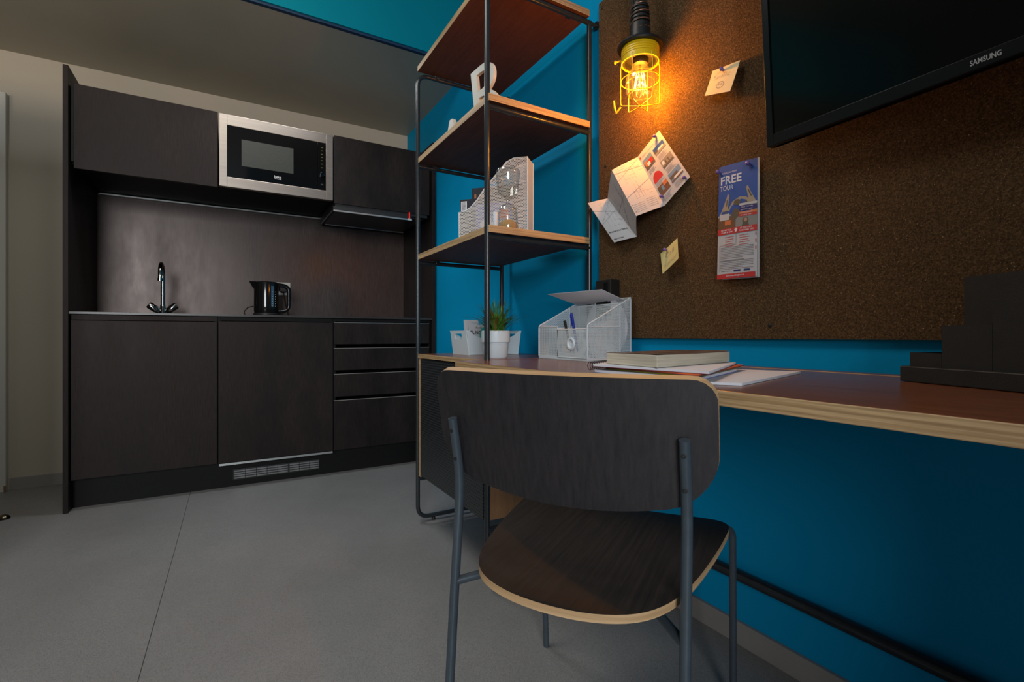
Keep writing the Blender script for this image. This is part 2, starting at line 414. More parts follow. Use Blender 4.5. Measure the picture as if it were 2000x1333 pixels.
# two slabs either side of the long joint
B().prism([(XL, YB, -0.0034), (-0.263, YB, -0.0034), (-0.187, 1.49, -0.0034), (-0.1745, 2.36, -0.0034), (-0.160, YW, -0.0034), (XL, YW, -0.0034)], (0, 0, 0.0034)).build('floor_slab', 'floor', fl, smooth=False)
B().prism([(-0.2608, YB, -0.0034), (XW, YB, -0.0034), (XW, YW, -0.0034), (-0.1578, YW, -0.0034), (-0.1723, 2.36, -0.0034), (-0.1848, 1.49, -0.0034)], (0, 0, 0.0034)).build('floor_slab', 'floor', fl, smooth=False)
struct(B().box(XW, XW + 0.12, YB - 0.1, YW + 0.1, -0.08, ZH + 0.1).build('wall_right', 'blue', smooth=False))
struct(B().box(XL - 0.1, XW, YW, YW + 0.12, -0.08, ZH + 0.1).build('wall_kitchen', 'beige', smooth=False))
wl = B()
WX0, WX1, WZ0, WZ1 = -2.05, -0.55, 0.95, 2.45
for x0, x1, z0, z1 in ((XL - 0.1, WX0, -0.08, ZH + 0.1), (WX1, XW, -0.08, ZH + 0.1), (WX0, WX1, -0.08, WZ0), (WX0, WX1, WZ1, ZH + 0.1)):
    wl.box(x0, x1, YB - 0.12, YB, z0, z1)
struct(wl.build('wall_back', 'white_wall', smooth=False))
struct(B().box(XL - 0.12, XL, YB - 0.12, YW + 0.1, -0.08, ZH + 0.1).build('wall_left', 'white_wall', smooth=False))
struct(B().box(0.22, XW, -0.72, -0.60, 0, ZH).build('wall_blocker_side', 'blue', smooth=False))  # added out of view to block window light from the desk's right end
struct(B().box(-1.75, -0.80, 2.15, 2.25, 0, 1.93).build('wall_blocker_low', 'white_wall', smooth=False))  # added out of view to keep the lower left wall in shade
xc_ = (WX0 + WX1) / 2
wn = B()
for x0, x1, z0, z1 in ((WX0, WX1, WZ0, WZ0 + 0.05), (WX0, WX1, WZ1 - 0.05, WZ1), (WX0, WX0 + 0.05, WZ0 + 0.05, WZ1 - 0.05), (WX1 - 0.05, WX1, WZ0 + 0.05, WZ1 - 0.05), (xc_ - 0.03, xc_ + 0.03, WZ0 + 0.05, WZ1 - 0.05)):
    wn.box(x0, x1, YB - 0.10, YB - 0.04, z0, z1)
win = struct(wn.build('window_1', 'white', smooth=False))
for x0, x1 in ((WX0 + 0.05, xc_ - 0.03), (xc_ + 0.03, WX1 - 0.05)):
    B().box(x0, x1, YB - 0.075, YB - 0.069, WZ0 + 0.05, WZ1 - 0.05).build('pane', 'pane', win, smooth=False)
ce = struct(B().box(XL, XW, YF, YW, ZC, ZC + 0.1).build('ceiling', 'ceil', smooth=False))
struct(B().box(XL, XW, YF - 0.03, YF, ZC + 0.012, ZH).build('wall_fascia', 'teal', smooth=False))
struct(B().box(XL, XW, YF - 0.022, YF, ZC, ZC + 0.012).build('trim_1', 'darkblue', smooth=False))
struct(B().box(XL, XW, YB, YF - 0.03, ZH, ZH + 0.1).build('ceiling_upper', 'white_wall', smooth=False))
struct(B().box(XW - 0.012, XW, YB, 3.07, 0, 0.062).build('baseboard_right', 'skirt', bevel=0.001, smooth=False))
struct(B().box(-1.02, -0.672, YW - 0.012, YW, 0, 0.066).build('baseboard_kitchen', 'skirt', bevel=0.001, smooth=False))
# door at far left
dr = struct(B().box(-1.95, -1.10, YW - 0.035, YW - 0.005, 0.006, 2.09).build('door_1', 'whiteletter', bevel=0.002, smooth=False))
df = B()
df.box(-1.10, -1.026, YW - 0.045, YW, 0, 2.165); df.box(-2.03, -1.95, YW - 0.045, YW, 0, 2.165); df.box(-1.95, -1.10, YW - 0.045, YW, 2.09, 2.165)
df.build('door_frame', 'whiteletter', dr, bevel=0.003, smooth=False)
B().box(-1.034, -1.0255, YW - 0.0465, YW - 0.0435, 0.004, 0.035).build('rust_mark', 'stain', dr, smooth=False)
dh = B(); dh.tube([(-1.84, YW - 0.035, 1.02), (-1.84, YW - 0.085, 1.02), (-1.74, YW - 0.085, 1.02)], 0.009); dh.build('door_handle', 'chrome', dr)

# ------------------------------------------------------------------ kitchen
YD = 3.085   # door fronts
pl_ = tag(B().box(-0.668, -0.648, 3.072, YW, 0, 2.14).build('tall_end_panel', 'front', bevel=0.001, smooth=False),
    'tall charcoal end panel closing the left side of the kitchenette', 'panel')
pr_ = tag(B().box(1.19, 1.212, 3.072, YW, 0, 2.14).build('tall_end_panel', 'front', bevel=0.001, smooth=False),
    'tall charcoal end panel of the kitchenette, against the blue wall', 'panel')
tag(B().box(-0.648, 1.19, YW - 0.014, YW - 0.0006, 0.965, 1.672).build('splashback', 'splash', smooth=False), 'smooth dark brown-grey splashback panel behind the tap and kettle', 'splashback')
tag(B().box(-0.648, 1.19, 3.078, YW - 0.014, 0.953, 0.965).build('worktop', 'worktop', bevel=0.001, smooth=False), 'thin dark worktop running the whole width of the kitchenette', 'worktop')
pln = thing('plinth', (0.27, 3.16, 0), 'recessed black plinth under the kitchen base cabinets with vent grille', 'plinth')
B().box(-0.648, 1.19, 3.155, 3.175, 0, 0.142).build('kickboard', 'carcass', pln, smooth=False)
gr = B().box(0.035, 0.492, 3.149, 3.155, 0.036, 0.096).build('vent_grille', 'mattblack', pln, smooth=False)
for r_ in range(4):
    for c_ in range(8):
        x0 = 0.042 + c_ * 0.0555 + (0.006 if c_ > 4 else 0)
        z0 = 0.0425 + r_ * 0.0128
        B().hexa([(x0, 3.1465, z0), (x0 + 0.052, 3.1465, z0), (x0 + 0.052, 3.150, z0), (x0, 3.150, z0),
                  (x0, 3.1445, z0 + 0.008), (x0 + 0.052, 3.1445, z0 + 0.008), (x0 + 0.052, 3.150, z0 + 0.0085), (x0, 3.150, z0 + 0.0085)]).build('slat', 'alu', gr, smooth=False)

def cabinet(name, x0, x1, z0, z1, yd, label, ybk=3.682):
    c = thing(name, ((x0 + x1) / 2, yd + 0.3, z0), label, 'cabinet')
    t_ = 0.016; b = B()
    b.box(x0, x0 + t_, yd + 0.022, ybk, z0, z1); b.box(x1 - t_, x1, yd + 0.022, ybk, z0, z1)
    b.box(x0 + t_, x1 - t_, yd + 0.022, ybk, z0, z0 + t_); b.box(x0 + t_, x1 - t_, yd + 0.022, ybk, z1 - t_, z1)
    b.box(x0 + t_, x1 - t_, ybk - 0.008, ybk, z0 + t_, z1 - t_)
    b.build('body', 'carcass', c, smooth=False); return c
XC = [-0.645, -0.037, 0.5625, 1.188]
c1 = cabinet('base_cabinet', XC[0], XC[1] - 0.001, 0.145, 0.951, YD, 'charcoal base cabinet with one door below the sink tap')
B().box(-0.641, -0.041, YD, YD + 0.02, 0.152, 0.922).build('door', 'front', c1, bevel=0.0012, smooth=False)
B().box(-0.641, -0.041, YD + 0.016, YD + 0.03, 0.926, 0.951).build('finger_rail', 'front', c1, smooth=False)
c2 = cabinet('base_cabinet', XC[1], XC[2] - 0.001, 0.145, 0.951, YD, 'charcoal fridge cabinet with silver strip under its door, below the kettle')
B().box(-0.034, 0.5585, YD, YD + 0.02, 0.152, 0.926).build('door', 'front', c2, bevel=0.0012, smooth=False)
B().box(-0.031, 0.556, YD - 0.004, YD + 0.02, 0.138, 0.149).build('trim_strip', 'alu', c2, label='silver metal strip', smooth=False)
B().box(-0.034, 0.5585, YD + 0.016, YD + 0.03, 0.930, 0.951).build('finger_rail', 'carcass', c2, smooth=False)
c3 = cabinet('drawer_cabinet', XC[2], XC[3], 0.145, 0.951, YD, 'charcoal cabinet with four drawers at the right end of the kitchen base')
for z0, z1 in ((0.795, 0.926), (0.636, 0.770), (0.475, 0.612), (0.152, 0.451)):
    d = B().box(0.566, 1.172, YD, YD + 0.02, z0, z1).build('drawer', 'front', c3, bevel=0.001, smooth=False)
    B().box(0.566, 1.172, YD - 0.0006, YD + 0.0195, z1 + 0.0002, z1 + 0.0022).build('edge_strip', 'alu' if z1 > 0.9 else 'skirt', d, smooth=False)
# wall cabinets
w1 = cabinet('wall_cabinet', -0.645, XC[1] - 0.001, 1.693, 2.060, YD, 'charcoal wall cabinet left of the microwave')
B().box(-0.630, -0.0375, YD - 0.004, YD + 0.018, 1.654, 2.062).build('door', 'front', w1, bevel=0.0012, smooth=False)
w2 = cabinet('wall_cabinet', XC[2] + 0.001, 1.188, 1.693, 2.060, YD, 'charcoal wall cabinet above the extractor hood, right of the microwave')
B().box(0.5655, 1.172, YD - 0.004, YD + 0.018, 1.650, 2.062).build('door', 'front', w2, bevel=0.0012, smooth=False)
mw = thing('microwave', (0.26, 3.3, 1.655), 'built-in microwave with steel frame and black glass door', 'microwave')
B().box(-0.020, 0.546, 3.10, 3.60, 1.694, 2.040).build('body', 'carcass', mw, smooth=False)
b = B(); yf = 3.071
x0, x1, z0, z1 = -0.031, 0.556, 1.662, 2.055; gx0, gx1, gz0, gz1 = 0.006, 0.517, 1.715, 1.998
b.box(x0, gx0, yf, 3.10, z0, z1); b.box(gx1, x1, yf, 3.10, z0, z1); b.box(gx0, gx1, yf, 3.10, z0, gz0); b.box(gx0, gx1, yf, 3.10, gz1, z1)
b.build('frame', 'steel', mw, bevel=0.001, smooth=False)
gd = B().box(gx0, 0.468, yf + 0.001, 3.095, gz0, gz1).build('glass_door', 'blackglass', mw, bevel=0.0008, smooth=False)
B().box(0.075, 0.338, yf + 0.0004, yf + 0.0016, 1.786, 1.932).build('viewing_window', 'window', gd, smooth=False)
b = B(); put_text(b, 'beko', (0.238, yf + 0.0003, 1.748), (1, 0, 0), (0, 0, 1), 0.020, bold=0.01, width=0.036)
b.box(0.240, 0.274, yf + 0.0003, yf + 0.0008, 1.7405, 1.743); b.build('logo', 'print', gd, smooth=False)
pn = B().box(0.470, gx1, yf + 0.001, 3.095, gz0, gz1).build('control_panel', 'blackglass', mw, bevel=0.0008, smooth=False)
kb = B(); kb.lathe([(0.0, 0.0), (0.0115, 0.0), (0.0125, 0.004), (0.0125, 0.014), (0.0105, 0.017), (0, 0.017)], (0.494, yf + 0.001, 1.806), 24, ax=(0, -1, 0)); kb.build('knob', 'chrome', pn)
b = B()
for z in (1.966, 1.947, 1.927, 1.908, 1.889, 1.868, 1.846): b.box(0.488, 0.500, yf + 0.0003, yf + 0.0009, z, z + 0.004)
b.build('symbols', 'greenled', pn, smooth=False)
B().box(0.487, 0.501, yf - 0.0005, yf + 0.001, 1.744, 1.752).build('button', 'mattblack', pn, smooth=False)
# pelmet above splashback + light rail
tag(B().box(-0.645, 0.56, 3.13, 3.684, 1.6855, 1.6925).build('pelmet_board', 'carcass', smooth=False), 'black underside board beneath the wall cabinet and microwave', 'panel')
tag(B().box(-0.636, 0.60, 3.655, 3.684, 1.672, 1.681).build('light_rail', 'alu', bevel=0.001, smooth=False), 'slim silver rail along the top of the splashback', 'rail')
hd = thing('extractor_hood', (0.8, 3.3, 1.60), 'slim black pull-out extractor hood with silver front lip and red lamp', 'extractor hood')
B().box(0.572, 1.16, 3.09, 3.62, 1.632, 1.688).build('body', 'mattblack', hd, smooth=False)
B().box(0.560, 1.05, 3.078, 3.10, 1.603, 1.631).build('front_lip', 'mattblack', hd, bevel=0.001, smooth=False)
B().box(0.560, 1.05, 3.074, 3.078, 1.600, 1.609).build('edge_strip', 'alu', hd, smooth=False)
B().box(0.59, 1.14, 3.12, 3.58, 1.6285, 1.632).build('filter', 'window', hd, smooth=False)
b = B(); b.box(0.60, 1.16, 3.600, 3.606, 1.626, 1.632); b.box(0.572, 0.577, 3.10, 3.606, 1.626, 1.632); b.build('rear_trim', 'alu', hd, smooth=False)
B().box(1.022, 1.046, 3.072, 3.0775, 1.600, 1.612).build('switch', 'silver', hd, smooth=False)
B().box(1.030, 1.035, 3.071, 3.0775, 1.6125, 1.652).build('indicator_lamp', 'redled', hd, label='red glowing lamp', smooth=False)

# tap
tp = thing('kitchen_tap', (-0.314, 3.45, 0.965), 'dark chrome swan-neck tap with two angled handles by the sink', 'tap')
b = B(); b.lathe([(0.022, 0), (0.022, 0.012), (0.014, 0.030), (0.0125, 0.06), (0, 0.06)], (-0.314, 3.45, 0.965), 24); b.build('base', 'chrome', tp)
b = B(); pth = [(-0.314, 3.45, 1.0), (-0.314, 3.45, 1.19)]
for i in range(13):
    a = math.pi * i / 12; pth.append((-0.314, 3.385 + 0.065 * math.cos(a), 1.195 + 0.060 * math.sin(a)))
pth.append((-0.314, 3.32, 1.165)); b.tube(pth, 0.0105, 16); b.build('spout', 'chrome', tp)
b = B(); b.lathe([(0.0125, 0), (0.0125, 0.016), (0, 0.016)], (-0.314, 3.32, 1.152), 20); b.build('aerator', 'chrome', tp)
for sx in (-1, 1):
    b = B(); d = Vector((sx * 0.80, -0.1, 0.60)).normalized()
    b.lathe([(0.009, 0.012), (0.012, 0.022), (0.017, 0.032), (0.0195, 0.040), (0.0195, 0.078), (0.016, 0.084), (0, 0.084)], Vector((-0.314, 3.45, 0.975)), 20, ax=d); b.build('handle', 'chrome', tp)

# socket, kettle
so = thing('wall_socket', (0.338, YW - 0.014, 1.125), 'white wall socket behind the black kettle with a plug in it', 'socket')
B().box(0.290, 0.385, YW - 0.024, YW - 0.014, 1.125, 1.213).build('plate', 'whiteletter', so, bevel=0.002, smooth=False)
b = B(); b.lathe([(0.030, 0), (0.0, 0)], (0.338, YW - 0.0242, 1.169), 24, ax=(0, -1, 0)); b.build('socket_well', 'white', so)
kt = thing('kettle', (0.215, 3.35, 0.965), 'glossy black electric kettle with water gauge on the worktop', 'kettle')
kc = Vector((0.215, 3.35, 0.965))
b = B(); b.lathe([(0.070, 0), (0.072, 0.004), (0.072, 0.018), (0.066, 0.022), (0, 0.022)], kc, 40); b.build('power_base', 'mattblack', kt)
b = B(); b.lathe([(0.066, 0.022), (0.069, 0.028), (0.0695, 0.06), (0.069, 0.195), (0.067, 0.207), (0.060, 0.212), (0, 0.2135)], kc, 48); b.build('body', 'blackplastic', kt)
b = B(); b.prism([(kc.x - 0.052, kc.y - 0.022, kc.z + 0.170), (kc.x - 0.052, kc.y + 0.022, kc.z + 0.170), (kc.x - 0.060, kc.y + 0.024, kc.z + 0.2135), (kc.x - 0.060, kc.y - 0.024, kc.z + 0.2135)], (0, 0, 0.0001))
b = B(); b.add([kc + Vector(p) for p in ((-0.060, -0.024, 0.165), (-0.060, 0.024, 0.165), (-0.056, -0.030, 0.2125), (-0.056, 0.030, 0.2125), (-0.094, 0.0, 0.2135), (-0.068, 0, 0.165))],
    [(0, 5, 4, 2), (5, 1, 3, 4), (2, 4, 3), (0, 2, 3, 1), (0, 1, 5)]); b.build('pouring_lip', 'blackplastic', kt)
b = B(); hp = rounded([kc + Vector((0.055, 0, 0.200)), kc + Vector((0.128, 0, 0.190)), kc + Vector((0.128, 0, 0.040)), kc + Vector((0.060, 0, 0.030))], 0.035, 8); b.tube(hp, [0.013 if i < 10 else 0.0105 for i in range(len(hp))], 14); b.build('handle', 'blackplastic', kt)
gs = B()
for i in range(9):
    a = -math.pi / 2 + 0.32 + i * 0.028; a2 = a + 0.028
    gs.quad([kc + Vector((0.0703 * math.cos(a), 0.0703 * math.sin(a), 0.06)), kc + Vector((0.0703 * math.cos(a2), 0.0703 * math.sin(a2), 0.06)), kc + Vector((0.0703 * math.cos(a2), 0.0703 * math.sin(a2), 0.185)), kc + Vector((0.0703 * math.cos(a), 0.0703 * math.sin(a), 0.185))])
gs.build('water_gauge', 'bluegauge', kt)
b = B()
for i in range(7):
    for a in (-1.13, -0.86):
        p = kc + Vector((0.0709 * math.cos(a), 0.0709 * math.sin(a), 0.062 + i * 0.0145)); b.box(p.x - 0.0015, p.x + 0.0015, p.y - 0.0004, p.y + 0.0004, p.z, p.z + 0.002)
b.build('level_marks', 'print', kt, smooth=False)
b = B(); b.tube([(0.150, 3.39, 1.03), (0.118, 3.42, 1.022), (0.10, 3.43, 1.0), (0.098, 3.43, 0.985), (0.112, 3.43, 0.9685), (0.16, 3.47, 0.9685), (0.30, 3.50, 0.9685), (0.36, 3.56, 0.985), (0.35, 3.63, 1.06), (0.338, 3.655, 1.15)], 0.0032, 8); b.build('power_cord', 'rubber', kt)
b = B(); b.box(0.318, 0.358, 3.640, 3.674, 1.146, 1.186); b.build('plug', 'mattblack', kt, bevel=0.003, smooth=False)
# door stop
ds = thing('door_stop', (-0.886, 3.13, 0), 'small bronze domed door stop on the floor near the door', 'door stop')
b = B(); b.lathe([(0.024, 0), (0.024, 0.004), (0.020, 0.013), (0.010, 0.020), (0, 0.021)], (-0.886, 3.13, 0), 28); b.build('dome', 'brass', ds)
b = B(); b.lathe([(0.012, 0), (0.012, 0.006), (0, 0.008)], (-0.918, 3.12, 0), 16); b.build('rubber_pad', 'rubber', ds)

# ------------------------------------------------------------------ shelving unit with cabinet
X0, X1, Y0, Y1 = 0.751, 1.187, 1.440, 2.118
su = thing('shelving_unit', ((X0 + X1) / 2, (Y0 + Y1) / 2, 0), 'open shelving unit of black steel tube and brown shelves with low cabinet', 'shelving unit')
R_ = 0.0095
for y in (Y0, Y1):
    b = B(); b.tube(rounded([(X1, y, 0.022), (X0, y, 0.022), (X0, y, 2.034), (X1 + 0.006, y, 2.034)], 0.055, 8), R_, 14)
    b.build('end_frame', 'frame', su)
    b = B(); b.tube([(X1, y, 0.014), (X1, y, 2.034)], R_, 14); b.build('rear_post', 'frame', su)
    for z in (1.616, 1.180):
        b = B(); b.tube([(X0, y, z), (X1, y, z)], R_ * 0.95, 12); b.build('cross_rail', 'frame', su)
    b = B(); b.tube([(X0, y, 0.200), (X1, y, 0.200)], R_ * 1.1, 12); b.build('lower_rail', 'frame', su)
    for x in (X0 + 0.075, X1 - 0.075):
        b = B(); b.lathe([(0.009, 0), (0.010, 0.003), (0.007, 0.013), (0, 0.013)], (x, y, 0), 16); b.build('levelling_foot', 'rubber', su)
    for z in (2.034, 1.616, 1.180):
        for x in (X0 + 0.09, X1 - 0.09):
            b = B(); yy = y + (0.018 if y == Y0 else -0.018); b.box(x - 0.010, x + 0.010, min(y, yy), max(y, yy), z - 0.004, z + 0.0095); b.build('shelf_clip', 'frame', su, bevel=0.002, smooth=False)
    b = B(); b.tube([(X1, y, 2.034), (XW - 0.004, y, 2.034)], 0.007, 10); b.lathe([(0.016, 0), (0.016, 0.006), (0, 0.006)], (XW - 0.006, y, 2.034), 16, ax=(1, 0, 0)); b.build('wall_bracket', 'frame', su)
for z in (2.046, 1.628, 1.192):
    b = B(); z1 = z + 0.024; x0, x1, y0, y1 = X0 - 0.002, X1 - 0.012, Y0 - 0.018, Y1 + 0.0
    b.box(x0, x1, y0, y1, z, z1)
    b.m = [0, 0, 1, 1, 1, 1]
    b.build('shelf', ['shelfwood', 'ply'], su, bevel=0.0008, smooth=False)
# cabinet
b = B(); b.box(X0 - 0.004, X1, 1.4735, Y1 - 0.012, 0.7485, 0.7667); b.m = [0, 0, 0, 1, 1, 1]
b.m = [0, 0, 0, 1, 1, 1]
b.build('cabinet_top', ['desktop', 'ply'], su, bevel=0.0006, smooth=False)
b = B(); b.box(X0 + 0.018, X1, 1.4735, 1.4915, 0.215, 0.7480); b.m = [0, 0, 0, 0, 0, 1]; b.build('side_panel', ['oak', 'plylight'], su, smooth=False)
b = B(); b.box(X0 + 0.000, X1, 2.086, 2.104, 0.215, 0.7480); b.m = [0, 0, 0, 0, 0, 1]; b.build('side_panel', ['oak', 'plylight'], su, smooth=False)
B().box(X0 + 0.02, X1, 1.492, 2.085, 0.215, 0.233).build('bottom_panel', 'oak', su, smooth=False)
B().box(X1 - 0.012, X1 - 0.002, 1.492, 2.085, 0.234, 0.738).build('back_panel', 'oak', su, smooth=False)
b = B(); b.metric([(X0 + 0.001, 2.084, 0.222), (X0 + 0.001, 1.474, 0.222), (X0 + 0.001, 1.474, 0.744), (X0 + 0.001, 2.084, 0.744)])
for q in ([(X0 + 0.001, 1.474, 0.222), (X0 + 0.016, 1.474, 0.222), (X0 + 0.016, 1.474, 0.744), (X0 + 0.001, 1.474, 0.744)], [(X0 + 0.001, 2.084, 0.222), (X0 + 0.016, 2.084, 0.222), (X0 + 0.016, 1.474, 0.222), (X0 + 0.001, 1.474, 0.222)], [(X0 + 0.016, 2.084, 0.222), (X0 + 0.016, 1.474, 0.222), (X0 + 0.016, 1.474, 0.744), (X0 + 0.016, 2.084, 0.744)]):
    b.metric(q)
dd = b.build('door', 'perf', su, smooth=False, fix=False, label='black perforated metal door')
b = B(); b.prism([(X0 - 0.004, 1.560, 0.744), (X0 - 0.016, 1.545, 0.744), (X0 - 0.016, 1.500, 0.744), (X0 - 0.004, 1.480, 0.744)], (0, 0, 0.003)); b.box(X0 - 0.004, X0 + 0.001, 1.480, 1.560, 0.735, 0.747); b.build('handle', 'frame', dd, smooth=False)

# ------------------------------------------------------------------ desk
dk = thing('desk', (0.93, 0.5, 0), 'long wall desk with red-brown top and thick pale plywood edge', 'desk')
b = B(); pts = [(0.649, -0.60), (1.168, -0.60), (1.168, 1.472), (0.649, 1.472)]
b.box(0.649, 1.176, -0.595, 1.472, 0.742, 0.766); b.m = [0, 0, 1, 0, 1, 1]; b.build('desktop', ['desktop', 'ply'], dk, bevel=0.0015, smooth=False)
b = B(); b.box(1.1785, XW - 0.002, -0.595, 1.425, 0.748, 0.7675); b.m = [0, 0, 1, 0, 1, 1]; b.build('cable_strip', ['desktop', 'plylight'], dk, bevel=0.001, smooth=False)
b = B(); b.tube([(1.202, 1.42, 0.197), (1.202, -0.58, 0.197)], 0.0155, 14); b.build('stretcher_bar', 'frame', dk)
b = B(); b.tube(rounded([(0.70, -0.55, 0.0), (0.70, -0.55, 0.731), (1.15, -0.55, 0.731), (1.15, -0.55, 0.0)], 0.03), 0.011, 12); b.build('leg_frame', 'frame', dk)

# ------------------------------------------------------------------ board on the wall
cb = thing('pin_board', (1.21, 0.4, 0.841), 'large brown granulate pin board fixed on the blue wall above the desk', 'pin board')
XBD = 1.207
B().box(XBD, XW - 0.0008, -0.59, 1.408, 0.8405, 2.095).build('board', 'cork', cb, smooth=False)
for y, z in ((0.742, 0.875), (1.371, 1.474), (1.388, 2.068), (1.385, 0.862), (0.1, 0.875)):
    b = B(); b.lathe([(0.0055, 0), (0.0055, 0.001), (0.003, 0.0022), (0, 0.0022)], (XBD, y, z), 12, ax=(-1, 0, 0)); b.build('screw', 'mattblack', cb)

# ------------------------------------------------------------------ television (turned and tipped a little)
TVC = Vector((1.118, 0.695, 1.300))
tv = thing('television', TVC, 'black flat television mounted over the right side of the pin board', 'television')
yaw = math.radians(-3.6); tilt = math.radians(-3.6)
RT = Matrix.Rotation(yaw, 4, 'Z') @ Matrix.Rotation(tilt, 4, 'Y')
def T(x, y, z): return TVC + (RT @ Vector((x, y, z)))     # local: x out of the screen back, y width (negative to the right), z up
def tbox(b, x0, x1, y0, y1, z0, z1, mi=0):
    return b.hexa([T(x0, y0, z0), T(x1, y0, z0), T(x1, y1, z0), T(x0, y1, z0), T(x0, y0, z1), T(x1, y0, z1), T(x1, y1, z1), T(x0, y1, z1)], mi)
WT, HT = 0.93, 0.55
b = B(); tbox(b, 0, 0.022, -0.016, 0, 0, HT); tbox(b, 0, 0.022, -WT, -WT + 0.016, 0, HT); tbox(b, 0, 0.022, -WT + 0.016, -0.016, 0, 0.026); tbox(b, 0, 0.022, -WT + 0.016, -0.016, HT - 0.018, HT)
b.build('bezel', 'tvframe', tv, bevel=0.0015, smooth=False)
b = B(); tbox(b, 0.004, 0.020, -WT + 0.016, -0.016, 0.026, HT - 0.018); b.build('screen', 'tvscreen', tv, smooth=False)
b = B(); tbox(b, 0.0225, 0.045, -WT + 0.03, -0.03, 0.03, HT - 0.03); b.build('back_cover', 'mattblack', tv, bevel=0.004, smooth=False)
b = B(); o_ = T(-0.0004, -0.377, 0.0085); b1 = T(-0.0004, -1.377, 0.0085); u_ = (b1 - o_).normalized(); v_ = (T(0, 0, 1) - T(0, 0, 0)).normalized()
put_text(b, 'SAMSUNG', o_, u_, v_, 0.0125, bold=0.02, width=0.040); b.build('logo', 'silver', tv, smooth=False)
b = B(); p = T(0.045, -0.45, 0.30); q = Vector((XBD + 0.001, p.y, p.z)); b.box(p.x - 0.004, XBD, p.y - 0.05, p.y + 0.05, p.z - 0.08, p.z + 0.08); b.build('wall_mount', 'mattblack', tv, smooth=False)

# ------------------------------------------------------------------ caged lamp
LX, LY = 1.03, 1.022
lp = thing('caged_lamp', (LX, LY, 1.505), 'hanging yellow caged work lamp with glowing amber bulb and black handle', 'lamp')
LC = Vector((LX, LY, 0)); ZT = 2.824
b = B(); b.lathe([(0.028, 1.676), (0.063, 1.676), (0.065, 1.680), (0.063, 1.685), (0.036, 1.690), (0.031, 1.694), (0.028, 1.700)], LC, 40); b.build('rubber_collar', 'rubber', lp)
b = B(); prof = [(0.0, 1.692), (0.031, 1.692), (0.030, 1.715), (0.0285, 1.735)]
for i in range(6):
    z = 1.737 + i * 0.0105; prof += [(0.0285 - i * 0.0007, z), (0.0285 - i * 0.0007, z + 0.006), (0.0245 - i * 0.0007, z + 0.007), (0.0245 - i * 0.0007, z + 0.010)]
prof += [(0.021, 1.803), (0.018, 1.812), (0.011, 1.818), (0.0095, 1.845), (0.0, 1.845)]
b.lathe(prof, LC, 32); b.build('handle', 'rubber', lp)
b = B(); prof = [(0.051, 1.677)]
for i in range(4):
    z = 1.674 - i * 0.0065; prof += [(0.0535, z), (0.0535, z - 0.004), (0.0520, z - 0.005)]
prof += [(0.0525, 1.640), (0.0525, 1.634), (0.0507, 1.634), (0.0500, 1.645), (0.0500, 1.676)]
b.lathe(prof, LC, 44); b.build('cage_collar', 'yellow', lp)
b = B(); b.lathe([(0.0, 1.676), (0.0495, 1.676), (0.0495, 1.6365), (0.0440, 1.6365), (0.042, 1.650), (0.034, 1.646), (0.024, 1.645), (0.022, 1.630), (0.016, 1.628), (0, 1.628)], LC, 32); b.build('socket', 'mattblack', lp)
b = B(); wr = 0.00115
for k in range(6):
    a = math.radians(60 * k + 22); ca, sa = math.cos(a), math.sin(a)
    P_ = lambda r, z: LC + Vector((r * ca, r * sa, z))
    b.tube([P_(0.0525, 1.645), P_(0.0525, 1.632), P_(0.055, 1.622), P_(0.055, 1.530), P_(0.0545, 1.518), P_(0.050, 1.5145), P_(0.0, 1.511)], wr, 8)
b.tube([LC + Vector((0.0545 * math.cos(i * math.pi / 18), 0.0545 * math.sin(i * math.pi / 18), 1.585)) for i in range(36)], wr, 8, closed=True)
b.build('wire_cage', 'yellow', lp)
b = B(); ddir = Vector((-0.55, 0.83, 0)).normalized(); e = LC + ddir * 0.056
b.tube([e + Vector((0, 0, 1.520)), e + ddir * 0.014 + Vector((0, 0, 1.505)), e + ddir * 0.018 + Vector((0, 0, 1.520)), e + ddir * 0.021 + Vector((0, 0, 1.542))], 0.003, 10); b.build('hook', 'yellow', lp)
b = B(); b.tube([LC + ddir * 0.050 + Vector((0, 0, 1.655)), LC + ddir * 0.070 + Vector((0, 0, 1.655))], 0.0028, 8); b.lathe([(0.005, 0), (0.005, 0.004), (0, 0.004)], LC + ddir * 0.070 + Vector((0, 0, 1.655)), 10, ax=ddir); b.build('clamp_screw', 'yellow', lp)
b = B(); b.lathe([(0.015, 1.632), (0.018, 1.625), (0.031, 1.612), (0.039, 1.600), (0.0415, 1.585), (0.0405, 1.560), (0.037, 1.548), (0.033, 1.5435), (0.0, 1.5425)], LC, 40); blb = b.build('bulb', 'bulbglass', lp)
b = B(); b.tube([LC + Vector((0.034 * math.cos(i * math.pi / 16), 0.034 * math.sin(i * math.pi / 16), 1.5455)) for i in range(32)], 0.0022, 8, closed=True); b.build('bulb_rim', 'bulbedge', blb)
b = B(); b.tube([LC + Vector((0, 0, 1.628)), LC + Vector((0, 0, 1.585))], 0.003, 8); b.build('glass_stem', 'bulbedge', blb)
b = B()
for k in range(9):
    a = 2 * math.pi * k / 9; a2 = a + math.pi / 9
    b.tube([LC + Vector((0.011 * math.cos(a), 0.011 * math.sin(a), 1.604)), LC + Vector((0.017 * math.cos(a2), 0.017 * math.sin(a2), 1.563))], 0.0006, 6)
b.build('filament', 'filament', blb)
b = B(); b.tube([(LX, LY, 1.84), (LX, LY, 2.2), (LX + 0.004, LY + 0.002, 2.6), (LX, LY, ZT)], 0.0075, 12); b.lathe([(0.05, ZT - 0.03), (0.05, ZT), (0, ZT)], LC, 24); b.build('hanging_cord', 'cordtex', lp)
